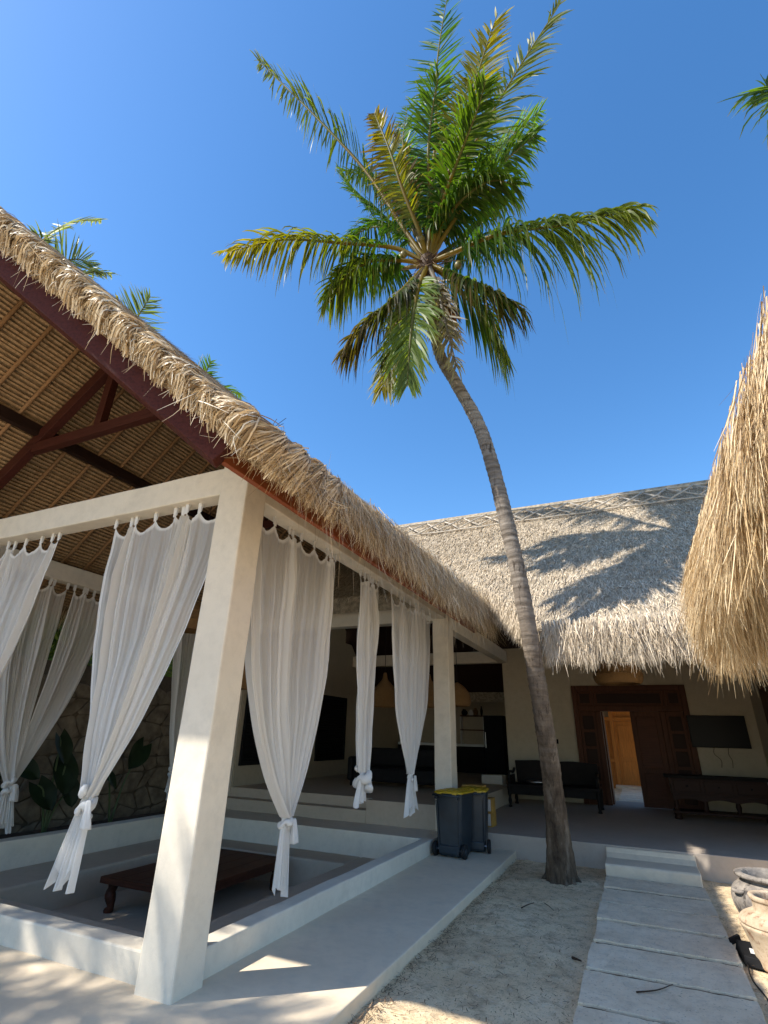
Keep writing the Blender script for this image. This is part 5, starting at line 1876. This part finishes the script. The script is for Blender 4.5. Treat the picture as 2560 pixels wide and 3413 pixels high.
FR = [
    ([(870, 490, -.1), (790, 370, -.4), (680, 250, -1.0), (555, 128, -1.7)], dict(droop=0.75, tint=GREEN, tint2=(0.10, 0.12, 0.012), maxlen=1.15)),
    ([(850, 535, -.2), (740, 525, -.6), (610, 518, -1.0), (490, 545, -1.2)], dict(droop=1.15, tint=GREEN, tint2=YEL, maxlen=0.9)),
    ([(930, 450, .2), (940, 300, .4), (945, 130, .5), (968, -20, .4)], dict(droop=0.35, tint=(0.07, 0.16, 0.02), tint2=GREEN, maxlen=1.15, nl=110, up=(0, -1, 0.2))),
    ([(945, 460, -.2), (985, 320, -.6), (1035, 150, -1.0), (1075, 28, -1.3)], dict(droop=0.45, tint=(0.10, 0.15, 0.02), tint2=YEL, maxlen=0.95, nl=110, up=(0.2, -1, 0.3))),
    ([(960, 450, .1), (1020, 320, .2), (1110, 165, .1), (1215, 0, -.3)], dict(droop=0.55, tint=GREEN, tint2=(0.10, 0.12, 0.03), maxlen=1.05, nl=110, up=(0.3, -1, 0.4))),
    ([(975, 470, .5), (1040, 370, 1.0), (1100, 300, 1.4), (1170, 235, 1.6)], dict(droop=0.5, tint=(0.08, 0.17, 0.02), maxlen=1.0)),
    ([(980, 545, -.2), (1080, 505, -.5), (1220, 485, -.8), (1378, 450, -.9)], dict(droop=1.25, tint=GREEN, tint2=(0.12, 0.15, 0.03), maxlen=1.0)),
    ([(905, 500, -.4), (870, 410, -.8), (840, 320, -1.1), (808, 243, -1.3)], dict(droop=0.5, tint=(0.12, 0.15, 0.02), tint2=YEL, tipc=BROWN, maxlen=0.7, up=(-0.2, -1, 0.3))),
    ([(880, 578, .4), (820, 585, .9), (760, 600, 1.3), (705, 645, 1.6)], dict(droop=1.1, tint=GREEN, maxlen=1.0)),
    ([(890, 605, -.3), (850, 645, -.7), (795, 695, -1.0), (738, 768, -1.1)], dict(droop=1.0, tint=(0.045, 0.085, 0.014), tint2=(0.060, 0.050, 0.018), tipc=(0.070, 0.045, 0.022), maxlen=0.75, gap=0.15)),
    ([(900, 620, .1), (880, 680, .3), (855, 760, .4), (825, 842, .4)], dict(droop=0.5, tint=GREEN, tint2=YEL, maxlen=0.75, up=(-0.3, -1, 0))),
    ([(905, 620, -.5), (893, 680, -.8), (885, 750, -.9), (880, 835, -.8)], dict(droop=0.4, tint=PALE, tint2=(0.15, 0.21, 0.06), maxlen=0.75, up=(0, -1, 0.1), gap=0.02)),
    ([(975, 590, -.2), (1030, 612, -.5), (1080, 640, -.6), (1132, 672, -.6)], dict(droop=0.9, tint=GREEN, tint2=(0.05, 0.08, 0.02), tipc=(0.10, 0.07, 0.03), maxlen=0.8)),
    ([(965, 600, .2), (1010, 645, .4), (1050, 690, .5), (1092, 762, .5)], dict(droop=0.9, tint=GREEN, tint2=(0.10, 0.14, 0.02), maxlen=0.9)),
    ([(946, 622, -.35), (956, 670, -.45), (970, 730, -.45), (988, 795, -.4)], dict(droop=0.7, tint=GREY, tint2=GREY, tipc=GREY, maxlen=0.42, up=(0, -1, 0), gap=0.4, wid=0.034, curl=2.0)),
    ([(940, 622, .3), (950, 650, .4), (956, 690, .5), (958, 722, .5)], dict(droop=0.6, tint=(0.20, 0.09, 0.02), tint2=BROWN, tipc=(0.20, 0.09, 0.02), maxlen=0.5, up=(0.4, -1, 0), gap=0.3)),
    ([(880, 520, .4), (820, 460, .9), (770, 420, 1.2), (738, 370, 1.4)], dict(droop=0.6, tint=GREEN, maxlen=1.0)),
    ([(915, 480, .8), (900, 400, 1.5), (885, 340, 2.0), (868, 300, 2.4)], dict(droop=0.6, tint=GREEN, maxlen=1.0)),
    ([(990, 520, .8), (1040, 470, 1.5), (1075, 440, 2.0), (1105, 420, 2.3)], dict(droop=0.9, tint=GREEN, maxlen=1.05)),
    ([(1000, 540, .7), (1050, 520, 1.3), (1080, 520, 1.7), (1100, 530, 2.0)], dict(droop=1.0, tint=GREEN, maxlen=1.0)),
    ([(860, 562, -.1), (800, 565, -.1), (750, 595, .0), (712, 655, .1)], dict(droop=1.1, tint=GREEN, tint2=(0.10, 0.13, 0.02), maxlen=0.85)),
    ([(895, 500, .1), (850, 430, .3), (800, 385, .4), (745, 370, .4)], dict(droop=0.9, tint=GREEN, tint2=(0.09, 0.15, 0.02), maxlen=0.95)),
    ([(950, 470, .6), (985, 380, 1.0), (1020, 300, 1.3), (1060, 240, 1.5)], dict(droop=0.6, tint=GREEN, maxlen=1.0)),
    ([(955, 440, -.4), (995, 330, -.9), (1030, 240, -1.3), (1050, 170, -1.6)], dict(droop=0.8, tint=GREEN, tint2=(0.06, 0.11, 0.015), maxlen=0.95)),
    ([(985, 470, -.1), (1050, 390, -.2), (1110, 330, -.2), (1160, 290, -.1)], dict(droop=0.8, tint=GREEN, tint2=(0.06, 0.12, 0.015), maxlen=1.05)),
    ([(930, 440, -.3), (925, 330, -.7), (935, 230, -1.0), (950, 150, -1.3)], dict(droop=0.6, tint=(0.05, 0.11, 0.014), maxlen=1.0)),
    ([(925, 460, .9), (925, 370, 1.5), (930, 290, 1.9), (925, 200, 2.1)], dict(droop=0.5, tint=GREEN, maxlen=1.1, up=(0, -1, .3))),
    ([(940, 450, .3), (965, 330, .6), (1000, 220, .7), (1040, 110, .6)], dict(droop=0.7, tint=GREEN, maxlen=1.1, up=(.2, -1, .5))),
    ([(960, 480, -.2), (1010, 420, -.4), (1065, 390, -.4), (1115, 400, -.3)], dict(droop=0.9, tint=GREEN, tint2=(0.08, 0.14, 0.02), maxlen=1.0)),
    ([(900, 470, .4), (880, 380, .7), (870, 310, .8), (880, 230, .8)], dict(droop=0.6, tint=(0.06, 0.14, 0.02), maxlen=1.1, up=(0, -1, .3))),
    ([(890, 520, .6), (830, 490, 1.0), (780, 500, 1.3), (740, 540, 1.5)], dict(droop=1.0, tint=GREEN, maxlen=1.0)),
    ([(868, 640, -.5), (858, 668, -.6), (848, 695, -.6), (842, 715, -.6)], dict(droop=0.5, tint=GREY, tint2=GREY, tipc=GREY, maxlen=0.35, up=(0, -1, 0), nl=30)),
]
for i, (lst, kw) in enumerate(FR):
    frond(palm, hub_pts(lst), seed=100 + i, **kw)


def crown_details(parent, hub, n=420, sc=1.0):
    P0 = hub + rng.normal(0, 0.10, (n, 3)) * [1, 1, 1.4] * sc + [0, 0, -0.12]
    D = unit(rng.normal(0, 1, (n, 3)) + (P0 - hub) * 5 + [0, 0, 0.1])
    strand_obj('crown_fibre', [blades(P0, D, unit(rng.normal(0, 1, (n, 3))), rng.uniform(0.12, 0.5, n), rng.uniform(0.010, 0.035, n), rng.normal(0, 0.4, (n, 3)), 4)], M['fibre'], parent)
    MB().lathe([(0.11, -0.5), (0.15, -0.3), (0.19, -0.1), (0.17, 0.08), (0.08, 0.25), (0.01, 0.32)], tuple(hub), 16).build('crown_shaft', M['fibre'], parent, smooth=True)


crown_details(palm, HUB, 260, 0.75)
for (u_, v_, dy, r_) in ((910, 516, -.30, .085), (872, 550, -.25, .08), (868, 556, .1, .08), (990, 573, -.2, .08)):
    c = at_y(u_ * dsp, v_ * dsp, HUB[1] + dy)
    MB().lathe([(0.01, -r_ * 1.2), (r_ * 0.6, -r_ * 0.95), (r_ * 0.95, -r_ * 0.3), (r_, r_ * 0.2), (r_ * 0.75, r_ * 0.8), (r_ * 0.3, r_ * 1.15), (0.01, r_ * 1.2)], tuple(c), 16).build('coconut', M['coconut'], palm, smooth=True)


def generic_palm(label, foot, hub, n, flen, seed, tint=GREEN, extra=(), skip=None, nl=60):
    g_ = np.random.default_rng(seed)
    t = thing('coconut_palm', label, 'palm tree', tuple(foot))
    foot, hub = np.array(foot, float), np.array(hub, float)
    mid = (foot + hub) / 2 + [g_.normal(0, 0.4), g_.normal(0, 0.4), 0]
    pts = catmull([foot, mid, hub], 40)
    MB().tube(pts, np.linspace(0.19, 0.12, 40).tolist(), 12).build('trunk', M['bark'], t, smooth=True)
    for k in range(n):
        a = k * 2.39996 + g_.normal(0, 0.15)
        el = math.radians(75 - 105 * (k / (n - 1)) + g_.normal(0, 6))
        L_ = flen * g_.uniform(0.85, 1.1)
        d = np.array([math.cos(a) * math.cos(el), math.sin(a) * math.cos(el), math.sin(el)])
        p = [hub + d * 0.1]
        for q in (0.35, 0.7, 1.0):
            p.append(hub + d * L_ * q + np.array([0, 0, -0.28 * L_ * q * q * math.cos(el)]))
        frond(t, p, nl=nl, droop=g_.uniform(0.5, 1.1), tint=tint, tint2=tint, seed=seed * 50 + k, maxlen=0.95, up=(0.01, 0.02, 1))
    for p, kw in extra:
        frond(t, p, **kw)
    crown_details(t, hub, 120)
    return t


def X3(lst):
    return [at_x(u_ * dsp, v_ * dsp, x_) for u_, v_, x_ in lst]


# palms behind the pavilion: only the crowns' tips rise over its roof
BLU = (0.085, 0.125, 0.075)
hubA = at_x(20 * dsp, 640 * dsp, -13.5)
generic_palm('palm behind the pavilion roof with silvery fronds at the top of the slope', (hubA[0] - 0.5, hubA[1] + 0.6, -0.1), hubA, 7, 2.6, 5, BLU,
             [(([hubA] + X3([(60, 560, -13.5), (110, 505, -13.6), (165, 478, -13.7), (222, 474, -13.8)])), dict(seed=901, maxlen=0.8, nl=60, droop=0.5, tint=(0.15, 0.19, 0.13), tint2=(0.15, 0.19, 0.10), t0=0.15)),
              (([hubA] + X3([(80, 610, -13.2), (130, 570, -13.1), (170, 560, -13.0), (205, 575, -13.0)])), dict(seed=902, maxlen=1.1, nl=60, droop=0.1, tint=BLU, up=(1, 0, .3), t0=0.1)),
              (([hubA] + X3([(90, 650, -13.0), (150, 605, -12.9), (200, 588, -12.8), (244, 592, -12.8)])), dict(seed=903, maxlen=0.7, nl=60, droop=0.5, tint=(0.15, 0.19, 0.13), t0=0.15))])
hubB = at_x(235 * dsp, 800 * dsp, -13.0)
generic_palm('palm behind the pavilion roof with one fan of blue green leaflets', (hubB[0] - 0.4, hubB[1] + 0.5, -0.1), hubB, 6, 2.0, 6, BLU,
             [(([hubB] + X3([(262, 745, -13), (285, 705, -13), (305, 672, -13), (325, 640, -13)])), dict(seed=905, maxlen=1.0, nl=64, droop=0.05, tint=BLU, up=(1, -0.3, .1), t0=0.15)),
              (([hubB] + X3([(255, 720, -13.2), (258, 690, -13.2), (256, 660, -13.2), (252, 640, -13.2)])), dict(seed=906, maxlen=0.3, nl=40, droop=0.1, tint=(0.16, 0.16, 0.03), t0=0.15))])
hubC = at_x(420 * dsp, 890 * dsp, -12.5)
generic_palm('palm behind the pavilion roof whose dark green tips show lowest on the slope', (hubC[0] - 0.3, hubC[1] + 0.5, -0.1), hubC, 6, 1.6, 9, GREEN,
             [(([hubC] + X3([(430, 850, -12.5), (440, 820, -12.5), (447, 800, -12.5), (455, 780, -12.5)])), dict(seed=908, maxlen=0.75, nl=44, droop=0.1, tint=(0.06, 0.13, 0.02), up=(1, -0.3, .1), t0=0.1)),
              (([hubC] + X3([(445, 860, -12.4), (470, 840, -12.3), (495, 843, -12.3), (522, 857, -12.3)])), dict(seed=909, maxlen=0.70, nl=44, droop=0.4, tint=(0.06, 0.13, 0.02), t0=0.1))])

# palm right of the frame: one frond tip reaches in
hubR = np.array([6.6, 8.6, 13.2])
generic_palm('palm standing beyond the right-hand thatch with one cropped dark frond', (7.2, 9.0, -0.1), hubR, 9, 1.8, 12, GREEN,
             [([hubR] + [at_y(1900 * dsp, 230 * dsp, 8.4), at_y(1780 * dsp, 215 * dsp, 8.2), at_y(1650 * dsp, 186 * dsp, 8.0)], dict(seed=921, maxlen=1.55, nl=190, taper=0.45, ang1=10.0, droop=0.60, tint=(0.05, 0.10, 0.02), up=(0, -1, 0.5), t0=0.1))])

# palm left of the camera: its fronds dapple the front wall with shade
hubL = np.array([-12.2, -3.0, 9.2])
generic_palm('leaning palm outside the terrace whose fronds shade the pavilion front', (-13.6, -3.9, -0.1), hubL, 19, 3.5, 14, GREEN, nl=75)

# dry twig on the pavilion ridge
tw = thing('dry_twig', 'thin bare twig sticking up from the pavilion thatch', 'twig', tuple(at_x(585 * dsp, 925 * dsp, -5.6)))
q0 = at_x(580 * dsp, 935 * dsp, -5.6)
for (u_, v_) in ((618, 903), (612, 915), (598, 905)):
    MB().tube(catmull([q0, (q0 + at_x(u_ * dsp, v_ * dsp, -5.6)) / 2 + [0, 0, 0.02], at_x(u_ * dsp, v_ * dsp, -5.6)], 6), 0.006, 5).build('branch', M['fibre'], tw)
